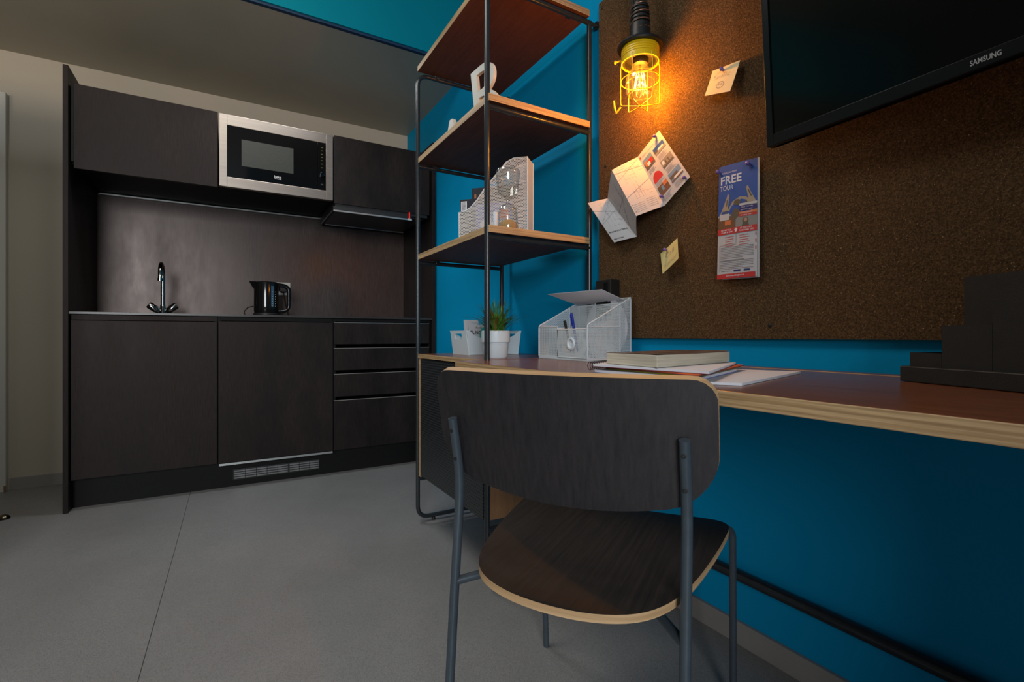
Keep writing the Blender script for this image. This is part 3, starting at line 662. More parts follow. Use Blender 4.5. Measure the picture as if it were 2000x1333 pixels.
b = B(); b.tube([LC + ddir * 0.022 + Vector((0, 0, 1.70)), LC + ddir * 0.028 + Vector((0, 0, 1.76)), LC + ddir * 0.022 + Vector((0, 0, 1.80)), LC + ddir * 0.019 + Vector((0, 0, 1.95)), LC + ddir * 0.016 + Vector((0, 0, 2.3)), LC + ddir * 0.008 + Vector((0, 0, ZT))], 0.0042, 10); b.build('second_cord', 'cordtex', lp)
b = B(); b.tube([LC + Vector((0.029 * math.cos(t_ * 0.5), 0.029 * math.sin(t_ * 0.5), 1.712 + t_ * 0.0018)) for t_ in range(0, 54)], 0.0009, 6); b.build('binding_wire', 'copper', lp)
pl = bpy.data.lights.new('bulb_light', 'POINT'); lp.location = (1.122, 1.1133, 1.5635); lp.scale = (1.089,) * 3
pl.energy = 10.5; pl.color = (1.0, 0.38, 0.03); pl.shadow_soft_size = 0.022
po = bpy.data.objects.new('bulb_light', pl); COL.objects.link(po); po.location = (1.125, 1.1163, 1.618)

# ------------------------------------------------------------------ papers on the board
def pin(y, z, x, label):
    p = thing('push_pin', (x, y, z - 0.006), label, 'push pin', 'violet push pins on the board')
    b = B(); b.lathe([(0.0035, 0.0), (0.0035, 0.002), (0.0025, 0.0035), (0.004, 0.005), (0.0055, 0.0085), (0.005, 0.0125), (0.003, 0.0145), (0, 0.015)], (x, y, z), 20, ax=(-1, -0.12, 0.05)); b.build('head', 'pin', p)
    b = B(); b.tube([(x, y, z), (XBD + 0.004, y, z)], 0.0006, 6); b.build('needle', 'alu', p)

def bil(P, u, v):   # P: TL, TR, BR, BL
    return (P[0] * (1 - u) + P[1] * u) * (1 - v) + (P[3] * (1 - u) + P[2] * u) * v
def sheet(P, bow=0.0, nu=8, nv=8, th=0.0004, n=Vector((-1, 0, 0)), bowf=None):
    P = [Vector(p) for p in P]
    f = bowf or (lambda u, v: bow * (4 * u * (1 - u)))
    return lambda u, v, e=0.0: bil(P, u, v) + n * (f(u, v) + e)
def sheet_mesh(fn, nu=8, nv=8, th=0.0006):
    b = B(); vs = [fn(i / nu, j / nv, 0.0) for j in range(nv + 1) for i in range(nu + 1)] + [fn(i / nu, j / nv, -th) for j in range(nv + 1) for i in range(nu + 1)]
    K = (nu + 1) * (nv + 1); fs = []
    for j in range(nv):
        for i in range(nu):
            a = j * (nu + 1) + i; fs.append((a, a + 1, a + nu + 2, a + nu + 1)); fs.append((a + K, a + K + nu + 1, a + K + nu + 2, a + K + 1))
    ed = [i for i in range(nu + 1)] + [(j + 1) * (nu + 1) - 1 for j in range(1, nu * 0 + nv + 1)] + [nv * (nu + 1) + i for i in range(nu - 1, -1, -1)] + [j * (nu + 1) for j in range(nv - 1, 0, -1)]
    for i in range(len(ed)):
        p, q = ed[i], ed[(i + 1) % len(ed)]; fs.append((p, q, q + K, p + K))
    b.add(vs, fs); return b
def on(b, fn, u0, v0, u1, v1, mi=0, e=0.0005, n=4):
    """printed patch on a sheet"""
    for i in range(n):
        for j in range(n):
            a, c = u0 + (u1 - u0) * i / n, u0 + (u1 - u0) * (i + 1) / n; p, q = v0 + (v1 - v0) * j / n, v0 + (v1 - v0) * (j + 1) / n
            b.quad([fn(a, p, e), fn(c, p, e), fn(c, q, e), fn(a, q, e)], mi)
def poly_on(b, fn, pts, mi=0, e=0.0007): b.quad([fn(u, v, e) for u, v in pts], mi)
def text_on(b, fn, text, u, v, su, sv, mi=0, e=0.0009, bold=0.0, align='LEFT', shear=0.0, wid=None, rot=0.0):
    """su, sv: letter height in u and v units"""
    vv, ff = glyphs(text, bold, shear, align)
    if wid:
        xs = [p[0] for p in vv]; su = wid / (max(xs) - min(xs))
    c_, s_ = math.cos(rot), math.sin(rot)
    b.add([fn(u + (x * c_ - y * s_) * su, v - (x * s_ + y * c_) * sv, e) for x, y in vv], ff, mi)

# sticky "Smile"
fn = sheet([(1.196, 0.905, 1.604), (1.190, 0.815, 1.589), (1.178, 0.834, 1.510), (1.186, 0.921, 1.536)], bowf=lambda u, v: 0.004 * v * v)
st = thing('sticky_note', (1.195, 0.87, 1.52), 'pale yellow sticky note reading Smile, pinned near the television', 'sticky note')
sheet_mesh(fn).build('paper', 'stickyp', st)
b = B(); text_on(b, fn, 'Smile', 0.14, 0.44, 0.26, 0.24, wid=0.62, rot=0.10, bold=-0.022, shear=0.15)
for du in (0.44, 0.54): on(b, fn, du, 0.62, du + 0.025, 0.65, n=1, e=0.0009)
for i in range(18):
    a0, a1 = 2 * math.pi * i / 18, 2 * math.pi * (i + 1) / 18
    poly_on(b, fn, [(0.5 + 0.14 * math.cos(a0), 0.68 + 0.13 * math.sin(a0)), (0.5 + 0.14 * math.cos(a1), 0.68 + 0.13 * math.sin(a1)), (0.5 + 0.125 * math.cos(a1), 0.68 + 0.115 * math.sin(a1)), (0.5 + 0.125 * math.cos(a0), 0.68 + 0.115 * math.sin(a0))])
for i in range(8):
    a0, a1 = math.pi * (0.15 + 0.0875 * i), math.pi * (0.15 + 0.0875 * (i + 1))
    poly_on(b, fn, [(0.5 + 0.08 * math.cos(a0), 0.63 + 0.07 * math.sin(a0)), (0.5 + 0.08 * math.cos(a1), 0.63 + 0.07 * math.sin(a1)), (0.5 + 0.065 * math.cos(a1), 0.63 + 0.055 * math.sin(a1)), (0.5 + 0.065 * math.cos(a0), 0.63 + 0.055 * math.sin(a0))])
b.build('handwriting', 'inkgrey', st, smooth=False)
pin(0.867, 1.587, 1.191, 'violet push pin holding the Smile note')
# sticky "Call home!!"
fn = sheet([(1.196, 1.098, 1.111), (1.199, 1.028, 1.149), (1.180, 1.004, 1.081), (1.184, 1.075, 1.043)], bowf=lambda u, v: 0.006 * u * u + 0.004 * v)
st = thing('sticky_note', (1.195, 1.05, 1.05), 'yellow-green sticky note reading Call home, pinned below the folded map', 'sticky note')
sheet_mesh(fn).build('paper', 'sticky', st)
b = B(); text_on(b, fn, 'Call', 0.24, 0.46, 0.3, 0.3, wid=0.50, rot=0.02, bold=-0.022, shear=0.1); text_on(b, fn, 'home!!', 0.14, 0.86, 0.26, 0.26, wid=0.76, rot=0.04, bold=-0.022, shear=0.1); b.build('handwriting', 'inkgrey', st, smooth=False)
pin(1.070, 1.118, 1.192, 'violet push pin holding the Call home note')

# folded map, four hanging panels
A1, A2 = Vector((1.199, 1.107, 1.508)), Vector((1.199, 0.985, 1.325))      # panel 1 right edge (top, bottom)
B1, B2 = Vector((1.194, 1.196, 1.450)), Vector((1.190, 1.076, 1.258))      # fold 1|2
C1, C2 = Vector((1.115, 1.235, 1.404)), Vector((1.125, 1.133, 1.229))      # fold 2|3
D1, D2 = Vector((1.192, 1.343, 1.346)), Vector((1.188, 1.194, 1.181))      # fold 3|4
E1, E2 = Vector((1.140, 1.391, 1.333)), Vector((1.165, 1.279, 1.173))      # free end
mp = thing('folded_map', (1.18, 1.18, 1.17), 'white fold-out street map with photos, pinned and hanging open zigzag', 'map')
def nrm(P): 
    n = (P[1] - P[0]).cross(P[3] - P[0]).normalized(); return n if n.x < 0 else -n
panels = [([B1, A1, A2, B2]), ([C1, B1, B2, C2]), ([D1, C1, C2, D2]), ([E1, D1, D2, E2])]
fns = []
for P in panels:
    n = nrm(P); f_ = sheet(P, bow=0.0015, n=n); fns.append(f_); sheet_mesh(f_, 6, 6).build('panel', 'paperwarm', mp)
f1, f2, f3, f4 = fns
def photo(fn, u0, v0, u1, v1, spec):
    b = B()
    for k, (a0, c0, a1, c1, mi) in enumerate(spec):
        on(b, fn, u0 + (u1 - u0) * a0, v0 + (v1 - v0) * c0, u0 + (u1 - u0) * a1, v0 + (v1 - v0) * c1, mi, e=0.0006 + 0.00012 * k, n=2)
    b.build('photo', ['skyp', 'greyp', 'stonedk', 'orangep', 'brownp', 'red', 'paper', 'flyblue'], mp, smooth=False)
photo(f1, 0.52, 0.16, 0.94, 0.29, [(0, 0, 1, 1, 7), (0, 0.6, 1, 1, 1), (0.35, 0.45, 0.85, 0.7, 6), (0, 0.45, 0.3, 0.7, 2)])
photo(f1, 0.06, 0.14, 0.44, 0.34, [(0, 0, 1, 1, 2), (0, 0, 1, 0.4, 0), (0.1, 0.25, 0.4, 0.7, 3), (0.5, 0.35, 0.9, 0.75, 5), (0.3, 0.5, 0.6, 0.8, 6)])
photo(f1, 0.52, 0.42, 0.94, 0.56, [(0, 0, 1, 1, 1), (0, 0.75, 1, 1, 2), (0.35, 0.3, 0.45, 0.85, 2), (0.6, 0.3, 0.68, 0.85, 2), (0.1, 0.2, 0.3, 0.6, 6)])
photo(f1, 0.52, 0.69, 0.94, 0.85, [(0, 0, 1, 1, 0), (0, 0.35, 0.7, 0.7, 2), (0.3, 0.65, 1, 0.9, 6), (0, 0.85, 1, 1, 4)])
photo(f1, 0.06, 0.70, 0.44, 0.86, [(0, 0, 1, 1, 4), (0, 0.2, 0.4, 0.8, 2), (0.35, 0.2, 0.55, 0.7, 0), (0.6, 0.0, 1, 0.4, 3)])
b = B(); pts = [(0.08, 0.62)] + [(0.25 - 0.18 * math.cos(math.pi * i / 10), 0.60 - 0.13 * math.sin(math.pi * i / 10)) for i in range(11)] + [(0.42, 0.62)]
poly_on(b, f1, pts, 0); poly_on(b, f1, [(0.055 + 0.03 * math.cos(i * math.pi / 6), 0.065 + 0.02 * math.sin(i * math.pi / 6)) for i in range(12)], 0); b.build('red_emblem', 'red', mp, smooth=False)
b = B()
for (u0, u1, v0, n_) in ((0.55, 0.92, 0.32, 5), (0.08, 0.42, 0.37, 4), (0.55, 0.92, 0.59, 5), (0.55, 0.92, 0.88, 5), (0.08, 0.42, 0.64, 3), (0.08, 0.45, 0.89, 5), (0.14, 0.90, 0.07, 2)):
    for i in range(n_): on(b, f1, u0, v0 + i * 0.018, u0 + (u1 - u0) * random.uniform(0.6, 1), v0 + i * 0.018 + 0.006, n=1)
for fnk in (f2, f3, f4):       # street lines
    vmax = 0.72 if fnk is f2 else (0.9 if fnk is f3 else 0.66)
    for i in range(26):
        u, v = random.uniform(0.04, 0.9), random.uniform(0.04, vmax); L = random.uniform(0.08, 0.35)
        if random.random() < 0.5: on(b, fnk, u, v, min(u + L, 0.97), v + 0.003, n=1)
        else: on(b, fnk, u, v, u + 0.005, min(v + L, vmax), n=1)
    for i in range(3):
        v0_, v1_ = random.uniform(0, vmax), random.uniform(0, vmax)
        for q in range(8):
            a_, c_ = q / 8, (q + 1) / 8; va, vc = v0_ + (v1_ - v0_) * a_, v0_ + (v1_ - v0_) * c_
            poly_on(b, fnk, [(a_, va), (c_, vc), (c_, vc + 0.006), (a_, va + 0.006)])
for i in range(5):
    on(b, f2, 0.10, 0.80 + i * 0.035, 0.45, 0.805 + i * 0.035, n=1); on(b, f2, 0.56, 0.78 + i * 0.035, 0.88, 0.785 + i * 0.035, n=1)
b.build('street_lines', 'inkgrey', mp, smooth=False)
b = B(); text_on(b, f4, 'Barcelona Urban Districts', 0.06, 0.79, 0.08, 0.05, bold=0.02, wid=0.84)
text_on(b, f4, 'Map & Guide', 0.08, 0.95, 0.06, 0.035, bold=0.02, wid=0.42)
for i in range(4): on(b, f2, 0.05, 0.79 + i * 0.045, 0.075, 0.805 + i * 0.045, n=1)
b.build('lettering', 'ink', mp, smooth=False)
pin(1.116, 1.490, 1.196, 'violet push pin at the top corner of the folded map')
pin(1.000, 1.325, 1.197, 'violet push pin at the right corner of the folded map')
pin(1.083, 1.288, 1.190, 'violet push pin low on the fold line of the map')

# tour flyer
fy = thing('tour_flyer', (1.195, 0.83, 1.003), 'tall narrow blue and white flyer reading FREE TOUR beside the television', 'flyer')
fn = sheet([(1.198, 0.8845, 1.322), (1.196, 0.7685, 1.314), (1.193, 0.7665, 1.004), (1.192, 0.8850, 1.006)], bow=0.003, bowf=lambda u, v: 0.003 * 4 * u * (1 - u) + 0.003 * v)
fn_ = sheet([(1.1985, 0.876, 1.322), (1.1965, 0.763, 1.3135), (1.194, 0.762, 1.001), (1.192, 0.870, 1.004)], bowf=lambda u, v: 0.001)
sheet_mesh(fn_, 6, 10).build('second_sheet', 'paperwarm', fy)
fnb = lambda u, v, e=0.0: fn(u * 0.965, v, e)
sheet_mesh(fn, 8, 12).build('sheet', 'paperwarm', fy)
b = B(); on(b, fn, 0, 0, 1, 0.44, 0, n=8); b.build('sky_print', 'flyblue', fy, smooth=False)
b = B()
poly_on(b, fn, [(0.0, 0.58), (0.0, 0.46), (0.10, 0.40), (0.24, 0.285), (0.26, 0.262), (0.285, 0.258), (0.31, 0.275), (0.27, 0.40), (0.40, 0.33), (0.58, 0.30), (0.74, 0.31), (0.80, 0.33), (0.74, 0.235), (0.765, 0.215), (0.79, 0.222), (0.83, 0.26), (1.0, 0.38), (1.0, 0.58)], 0, 0.0008)
b.build('cathedral_print', 'stone', fy, smooth=False)
b = B()
pr = [(0.52 + 0.09 * math.cos(i * math.pi / 8), 0.345 + 0.026 * math.sin(i * math.pi / 8)) for i in range(16)]; poly_on(b, fn, pr, 0, 0.0011)
poly_on(b, fn, [(0.34, 0.46), (0.46, 0.39), (0.60, 0.42), (0.56, 0.47), (0.44, 0.50)], 0, 0.0011); poly_on(b, fn, [(0.24, 0.31), (0.27, 0.30), (0.25, 0.36), (0.22, 0.37)], 0, 0.0011)
poly_on(b, fn, [(0.77, 0.25), (0.80, 0.25), (0.88, 0.31), (0.85, 0.315)], 0, 0.0011); poly_on(b, fn, [(0.0, 0.50), (0.02, 0.46), (0.04, 0.58), (0.0, 0.58)], 0, 0.0011)
for (u, v) in ((0.18, 0.405), (0.40, 0.41), (0.70, 0.345)): poly_on(b, fn, [(u, v + 0.02), (u + 0.02, v), (u + 0.06, v), (u + 0.08, v + 0.02)], 0, 0.0011)
b.build('cathedral_shading', 'stonedk', fy, smooth=False)
b = B(); on(b, fn, 0, 0.455, 0.48, 0.56, 0, 0.0010); on(b, fn, 0.05, 0.43, 0.32, 0.485, 1, 0.0013); on(b, fn, 0.49, 0.46, 1.0, 0.56, 2, 0.0010)
on(b, fn, 0.20, 0.49, 0.36, 0.53, 4, 0.0012, 2)
pr = [(0.73 + 0.075 * math.cos(i * math.pi / 8), 0.515 + 0.032 * math.sin(i * math.pi / 8)) for i in range(16)]; poly_on(b, fn, pr, 3, 0.0012)
poly_on(b, fn, [(0.64, 0.56), (0.68, 0.52), (0.78, 0.52), (0.82, 0.56)], 3, 0.00121)
pr = [(0.735 + 0.042 * math.cos(i * math.pi / 8), 0.508 + 0.017 * math.sin(i * math.pi / 8)) for i in range(16)]; poly_on(b, fn, pr, 5, 0.0014)
b.build('photo', ['brownp', 'paperwarm', 'greyp', 'stonedk', 'orangep', 'skin'], fy, smooth=False)
b = B()
for i, (v, mi) in enumerate(((0.372, 2), (0.396, 0), (0.418, 0), (0.444, 1), (0.466, 3))):
    on(b, fn, 0.58, v - 0.010, 1.0, v + 0.010, mi, 0.0014, 3)
b.build('offer_banner', ['navy', 'orangep', 'paperwarm', 'red'], fy, smooth=False)
b = B(); on(b, fn, 0, 0.56, 1.0, 0.612, 0, 0.0012); on(b, fn, 0, 0.958, 0.965, 1.0, 0, 0.0012)
for i in range(5): on(b, fn, 0.20 + 0.01 * (i % 3), 0.635 + i * 0.020, 0.44, 0.6385 + i * 0.020, 0, 0.0008, 2); on(b, fn, 0.58, 0.632 + i * 0.020, 0.80 + 0.03 * (i % 2), 0.6355 + i * 0.020, 0, 0.0008, 2)
for i in range(3): on(b, fn, 0.965, 0.62 + i * 0.06, 0.985, 0.65 + i * 0.06, 0, 0.001, 1)
b.build('red_band', 'red', fy, smooth=False)
b = B()
text_on(b, fn, 'FREE', 0.05, 0.165, 0.2, 0.100, bold=0.022, wid=0.56); text_on(b, fn, 'TOUR', 0.05, 0.222, 0.2, 0.062, wid=0.36, bold=0.004)
b.build('title_lettering', 'paper', fy, smooth=False)
b = B(); text_on(b, fn, 'BARCELONA WALKS', 0.10, 0.073, 0.1, 0.020, wid=0.40)
b.build('subtitle_lettering', 'paper', fy, smooth=False); b = B()
text_on(b, fn, 'DAYTIME TOUR', 0.10, 0.580, 0.1, 0.018, wid=0.28, e=0.0017, bold=0.02); text_on(b, fn, '11AM & 3PM', 0.10, 0.600, 0.1, 0.018, wid=0.30, e=0.0017, bold=0.02)
text_on(b, fn, 'AT YOUR OWN', 0.60, 0.580, 0.1, 0.018, wid=0.28, e=0.0017, bold=0.02); text_on(b, fn, 'PACE AND TIPS', 0.58, 0.600, 0.1, 0.018, wid=0.34, e=0.0017, bold=0.02)
poly_on(b, fn, [(0.46, 0.578), (0.475, 0.568), (0.50, 0.564), (0.525, 0.568), (0.54, 0.578), (0.53, 0.588), (0.50, 0.606), (0.47, 0.588)], 0, 0.0017)
b.build('band_lettering', 'paper', fy, smooth=False); b = B()
text_on(b, fn, 'www.freewalkingtour.es', 0.26, 0.982, 0.1, 0.020, wid=0.45, e=0.0017, bold=0.015)
b.build('web_lettering', 'paper', fy, smooth=False); b = B()
for v, tx in ((0.402, 'OLD TOWN'), (0.424, 'GOTHIC TOUR'), (0.450, 'FOOD MARKETS'), (0.471, 'EVERY DAY')): text_on(b, fn, tx, 0.62, v, 0.1, 0.014, wid=0.28, e=0.0018)
b.build('white_lettering', 'paper', fy, smooth=False)
b = B()
for i in range(15):
    if i == 8: continue
    v = 0.725 + i * 0.0135; on(b, fn, 0.09, v, 0.92 - (0.25 if i in (7, 13) else 0), v + 0.0045, 0, 0.0008, 2)
on(b, fn, 0.09, 0.838, 0.70, 0.845, 0, 0.0009, 2)
on(b, fn, 0.497, 0.615, 0.505, 0.70, 0, 0.0008, 1); on(b, fn, 0.06, 0.705, 0.505, 0.708, 0, 0.0008, 2); on(b, fn, 0.06, 0.705, 0.066, 0.94, 0, 0.0008, 2)
on(b, fn, 0.45, 0.928, 0.62, 0.944, 1, 0.0009, 1); on(b, fn, 0.70, 0.928, 0.84, 0.944, 1, 0.0009, 1); on(b, fn, 0.12, 0.932, 0.36, 0.936, 0, 0.0009, 1)
b.build('small_print', ['inkgrey', 'navy'], fy, smooth=False)
pin(0.882, 1.307, 1.195, 'violet push pin at the top left corner of the flyer')
pin(0.790, 1.303, 1.193, 'violet push pin near the top right corner of the flyer')

# black wall box by the board edge
bb = thing('wall_box', (1.185, 1.335, 0.90), 'small black box mounted on the pin board edge behind the mesh desk organizer', 'box')
B().box(1.164, XBD, 1.296, 1.376, 0.90, 1.048).build('housing', 'mattblack', bb, bevel=0.003, smooth=False)
B().box(1.161, 1.164, 1.310, 1.330, 0.915, 1.038).build('front_strip', 'tvframe', bb, bevel=0.001, smooth=False)

# ------------------------------------------------------------------ mesh desk organizer
og = thing('desk_organizer', (1.095, 1.36, 0.766), 'white wire-mesh desk organizer with sloping sides and small drawer', 'desk organizer')
ox0, ox1, oy0, oy1 = 1.0, 1.188, 1.222, 1.502; oz = 0.767; zf = 0.880; zb = 0.978; xm = 1.140; zm = 0.957
Wr = 0.0024
def side(y):
    b = B(); b.metric([(ox0, y, oz), (ox1, y, oz), (ox1, y, zb), (xm, y, zm), (ox0 + 0.012, y, zf + 0.010), (ox0, y, zf)])
    o = b.build('side_mesh', 'mesh', og, smooth=False, fix=False)
    b = B(); b.tube(rounded([(ox0, y, oz + Wr), (ox0, y, zf + 0.004), (ox1, y, zb), (ox1, y, oz + Wr)], 0.008, 4, closed=True), Wr, 8, closed=True)
    b.box(ox0, ox1, y - 0.0012, y + 0.0012, oz, oz + 0.010)
    b.build('side_rim', 'whitemetal', og)
side(oy0); side(oy1)
def mesh_panel(pts, nm='mesh_panel'):
    b = B(); b.metric(pts); return b.build(nm, 'mesh', og, smooth=False, fix=False)
mesh_panel([(ox1, oy1, oz), (ox1, oy0, oz), (ox1, oy0, zb), (ox1, oy1, zb)])
mesh_panel([(xm, oy1, oz), (xm, oy0, oz), (xm, oy0, zm), (xm, oy1, zm)])
yd_ = 1.385
mesh_panel([(ox0, oy1, oz), (ox0, yd_, oz), (ox0, yd_, zf), (ox0, oy1, zf)])
mesh_panel([(ox0, yd_, oz), (xm, yd_, oz), (xm, yd_, 0.872), (ox0, yd_, 0.872)])
b = B()
for p, q in (((xm, oy0, zm), (xm, oy1, zm)), ((ox1, oy0, zb), (ox1, oy1, zb)), ((ox0, yd_, oz), (ox0, yd_, 0.874)), ((ox0, yd_, 0.874), (xm, yd_, 0.874)), ((xm, oy0, oz), (xm, oy0, zm)), ((xm, oy1, oz), (xm, oy1, zm)), ((ox0, yd_, 0.880), (ox0, oy1, zf)), ((xm, oy0, 0.878), (ox0, oy0, 0.878))):
    b.tube([p, q], Wr * 0.8, 8)
b.box(ox0 - 0.001, ox0 + 0.001, oy0, oy1, oz, oz + 0.010); b.box(ox0, ox1, oy0, oy1, oz - 0.001, oz)
b.build('wire_frame', 'whitemetal', og)
b = B(); b.metric([(ox0 - 0.002, yd_ - 0.003, oz + 0.008), (ox0 - 0.002, oy0 + 0.003, oz + 0.008), (ox0 - 0.002, oy0 + 0.003, 0.866), (ox0 - 0.002, yd_ - 0.003, 0.866)])
dw = b.build('drawer', 'mesh', og, smooth=False, fix=False)
b = B(); b.tube([(ox0 - 0.002, yd_ - 0.003, oz + 0.008), (ox0 - 0.002, oy0 + 0.003, oz + 0.008), (ox0 - 0.002, oy0 + 0.003, 0.870), (ox0 - 0.002, yd_ - 0.003, 0.870)], Wr * 0.9, 8, closed=True)
b.box(ox0 - 0.003, ox0 + 0.012, oy0 + 0.004, yd_ - 0.004, 0.868, 0.871); b.build('drawer_rim', 'whitemetal', dw)
b = B(); kc_ = Vector((ox0 - 0.003, 1.303, 0.822))
b.lathe([(0.013, 0), (0.021, 0), (0.0215, 0.002), (0.020, 0.0050), (0.017, 0.0060), (0.0140, 0.0050), (0.013, 0.001), (0.013, 0)], kc_, 28, ax=(-1, 0, 0)); b.build('ring_pull', 'whitemetal', dw)
# paper card sticking up, disc sheet, pens
cn = Vector((1.150, 1.352, 0.960)); fn = sheet([(1.03, 1.490, 1.003), (1.115, 1.285, 1.008), (1.172, 1.228, 0.968), (1.172, 1.490, 0.966)], n=Vector((0, 0, 1)))
tag(sheet_mesh(fn, 4, 4, 0.0008).build('paper_card', 'paper'), 'large white card leaning out of the mesh organizer', 'card')
b = B(); pts = [(1.165, 1.322 + 0.108 * math.cos(math.pi * i / 24), 0.876 + 0.107 * math.sin(math.pi * i / 24)) for i in range(48)]; b.prism(pts, (0.0008, 0, 0))
tag(b.build('paper_disc', 'paper', smooth=False), 'round white paper disc standing in the back slot of the organizer', 'paper')
b = B(); c0 = Vector((1.05, 1.335, 0.79)); c1_ = Vector((1.018, 1.330, 0.927)); b.tube([c0, c0.lerp(c1_, 0.15), c0.lerp(c1_, 0.9), c1_], [0.001, 0.0045, 0.005, 0.0035], 10)
pe = thing('ballpoint_pen', (1.04, 1.335, 0.79), 'blue pen standing in the mesh organizer', 'pen'); b.build('barrel', 'bluepen', pe)
b = B(); b.obox(c0.lerp(c1_, 0.82) + Vector((-0.006, 0, 0)), (1, 0, 0), (0, 1, 0), (c1_ - c0).normalized(), 0.001, 0.002, 0.02); b.build('clip', 'bluepen', pe, smooth=False)
b = B(); c0 = Vector((1.05, 1.372, 0.79)); c1_ = Vector((1.015, 1.362, 0.892)); b.tube([c0, c0.lerp(c1_, 0.2), c0.lerp(c1_, 0.92), c1_], [0.001, 0.004, 0.0045, 0.003], 10)
pe = thing('marker_pen', (1.05, 1.37, 0.79), 'black pen beside the blue one in the mesh organizer', 'pen'); b.build('barrel', 'mattblack', pe)
b = B(); b.lathe([(0.0052, -0.012), (0.0052, 0.008), (0, 0.009)], c1_, 12, ax=(c1_ - c0)); b.build('cap', 'mattblack', pe)

# ------------------------------------------------------------------ pot with grass
PC = Vector((0.861, 1.582, 0.7668))
pg = thing('potted_grass', PC, 'artificial grass plant in a white two-tier pot behind the front post', 'plant')
b = B(); b.lathe([(0, 0), (0.040, 0), (0.044, 0.005), (0.0475, 0.054), (0.0480, 0.056), (0.0522, 0.058), (0.053, 0.066), (0.053, 0.098), (0.050, 0.100), (0.048, 0.097), (0.048, 0.085), (0, 0.085)], PC, 44); b.build('pot', 'white', pg)
b = B(); b.lathe([(0.0475, 0.084), (0.0475, 0.088), (0, 0.090)], PC, 24); b.build('soil', 'soil', pg)
def blade(a, L, lean, w, h0=0.085):
    b = B(); d = Vector((math.cos(a), math.sin(a), 0)); s_ = Vector((-d.y, d.x, 0)); r0 = random.uniform(0.0, 0.034)
    p0 = PC + d * r0 + Vector((0, 0, h0)); L_, R__, Cc = [], [], []
    for i in range(6):
        t_ = i / 5; r = lean * t_ ** 1.7 * L; z = L * (t_ - 0.28 * lean * t_ ** 2.2)
        p = p0 + d * r + Vector((0, 0, z)); ww = w * (1 - t_) ** 0.6 * (0.7 + 0.6 * t_) if i < 5 else 0.0003
        L_.append(p + s_ * ww); R__.append(p - s_ * ww); Cc.append(p - d * 0.0008 + Vector((0, 0, -0.0008)))
    vs = L_ + R__ + Cc; fs = []
    for i in range(5): fs += [(i, i + 1, 12 + i + 1, 12 + i), (12 + i, 12 + i + 1, 6 + i + 1, 6 + i)]
    b.add(vs, fs); return b
for i in range(180):
    a = random.uniform(0, 2 * math.pi); big = random.random()
    L = random.uniform(0.06, 0.105) if big < 0.7 else random.uniform(0.10, 0.145)
    lean = random.uniform(0.3, 1.15) if L < 0.105 else random.uniform(0.05, 0.6)
    blade(a, L, lean, random.uniform(0.0032, 0.0056)).build('leaf', 'leaf' if random.random() < 0.9 else 'leafred', pg, fix=False)

# ------------------------------------------------------------------ white storage bin with cards
bx0, bx1, by0, by1, bz = 0.876, 1.112, 1.840, 2.000, 0.7668
bn = thing('storage_bin', ((bx0 + bx1) / 2, (by0 + by1) / 2, bz), 'white plastic bin with cut-out end handles at the back of the cabinet top', 'storage bin')
fl_ = 0.014; H_ = 0.103; zl = 0.072
b = B(); th = 0.003
def prof_side(y, yo):   # long side with dipped rim
    top = [(bx0 - fl_, H_), (bx0 - fl_ + 0.012, H_), (bx0 + 0.022, zl + 0.010), (bx0 + 0.05, zl), (bx1 - 0.05, zl), (bx1 - 0.022, zl + 0.010), (bx1 + fl_ - 0.012, H_), (bx1 + fl_, H_)]
    pts = [(bx0, y, bz), (bx1, y, bz)] + [(x, y + (yo - y) * (z / H_), bz + z) for x, z in reversed(top)]
    b.prism(pts, (0, th if yo < y else -th, 0))
prof_side(by0, by0 - 0.006); prof_side(by1, by1 + 0.006)
b.box(bx0, bx1, by0, by1, bz, bz + 0.003)
b.build('tub', 'white', bn, bevel=0.0008, smooth=False)
for xb, sg in ((bx0, -1), (bx1, 1)):
    b = B()
    def E_(y, z): return (xb + sg * fl_ * z / H_, y, bz + z)
    hy0, hy1, hz0, hz1 = by0 + 0.045, by1 - 0.045, 0.066, 0.090
    P4 = [((by0, 0), (by1, 0), (by1, hz0), (by0, hz0)), ((by0, hz0), (hy0, hz0), (hy0, hz1), (by0, hz1)), ((hy1, hz0), (by1, hz0), (by1, hz1), (hy1, hz1)), ((by0, hz1), (by1, hz1), (by1 + 0.004, H_), (by0 - 0.004, H_))]
    for q in P4: b.prism([E_(y, z) for y, z in q], (sg * 0.003, 0, 0))
    b.build('handle_end', 'white', bn, smooth=False)
def card(x0, x1, y, z0, z1, lean, m_):
    b = B(); b.hexa([(x0, y, z0), (x1, y, z0), (x1, y + 0.0015, z0), (x0, y + 0.0015, z0), (x0 + lean, y + 0.012, z1), (x1 + lean, y + 0.012, z1), (x1 + lean, y + 0.0135, z1), (x0 + lean, y + 0.0135, z1)]); return b
c_ = card(0.890, 0.96, 1.905, bz + 0.005, bz + 0.150, -0.004, 'paper')
tag(c_.build('card', 'paperwarm', smooth=False), 'tall plain white card at the back of the white bin', 'card')
cc = thing('card', (0.96, 1.875, bz + 0.004), 'white card lettered EL NOM standing in the white bin', 'card')
card(0.896, 1.015, 1.872, bz + 0.004, bz + 0.128, -0.003, 'p').build('sheet', 'paperwarm', cc, smooth=False)
b = B(); put_text(b, 'EL NOM', (0.900, 1.8785, bz + 0.088), (1, 0, 0), (0, 0.096, 0.995), 0.021, bold=0.025, width=0.066)
put_text(b, 'Accés', (0.925, 1.8815, bz + 0.112), (1, 0, 0), (0, 0.096, 0.995), 0.013); put_text(b, 'DEL', (0.935, 1.8765, bz + 0.066), (1, 0, 0), (0, 0.096, 0.995), 0.010)
b.build('lettering', 'ink', cc, smooth=False)
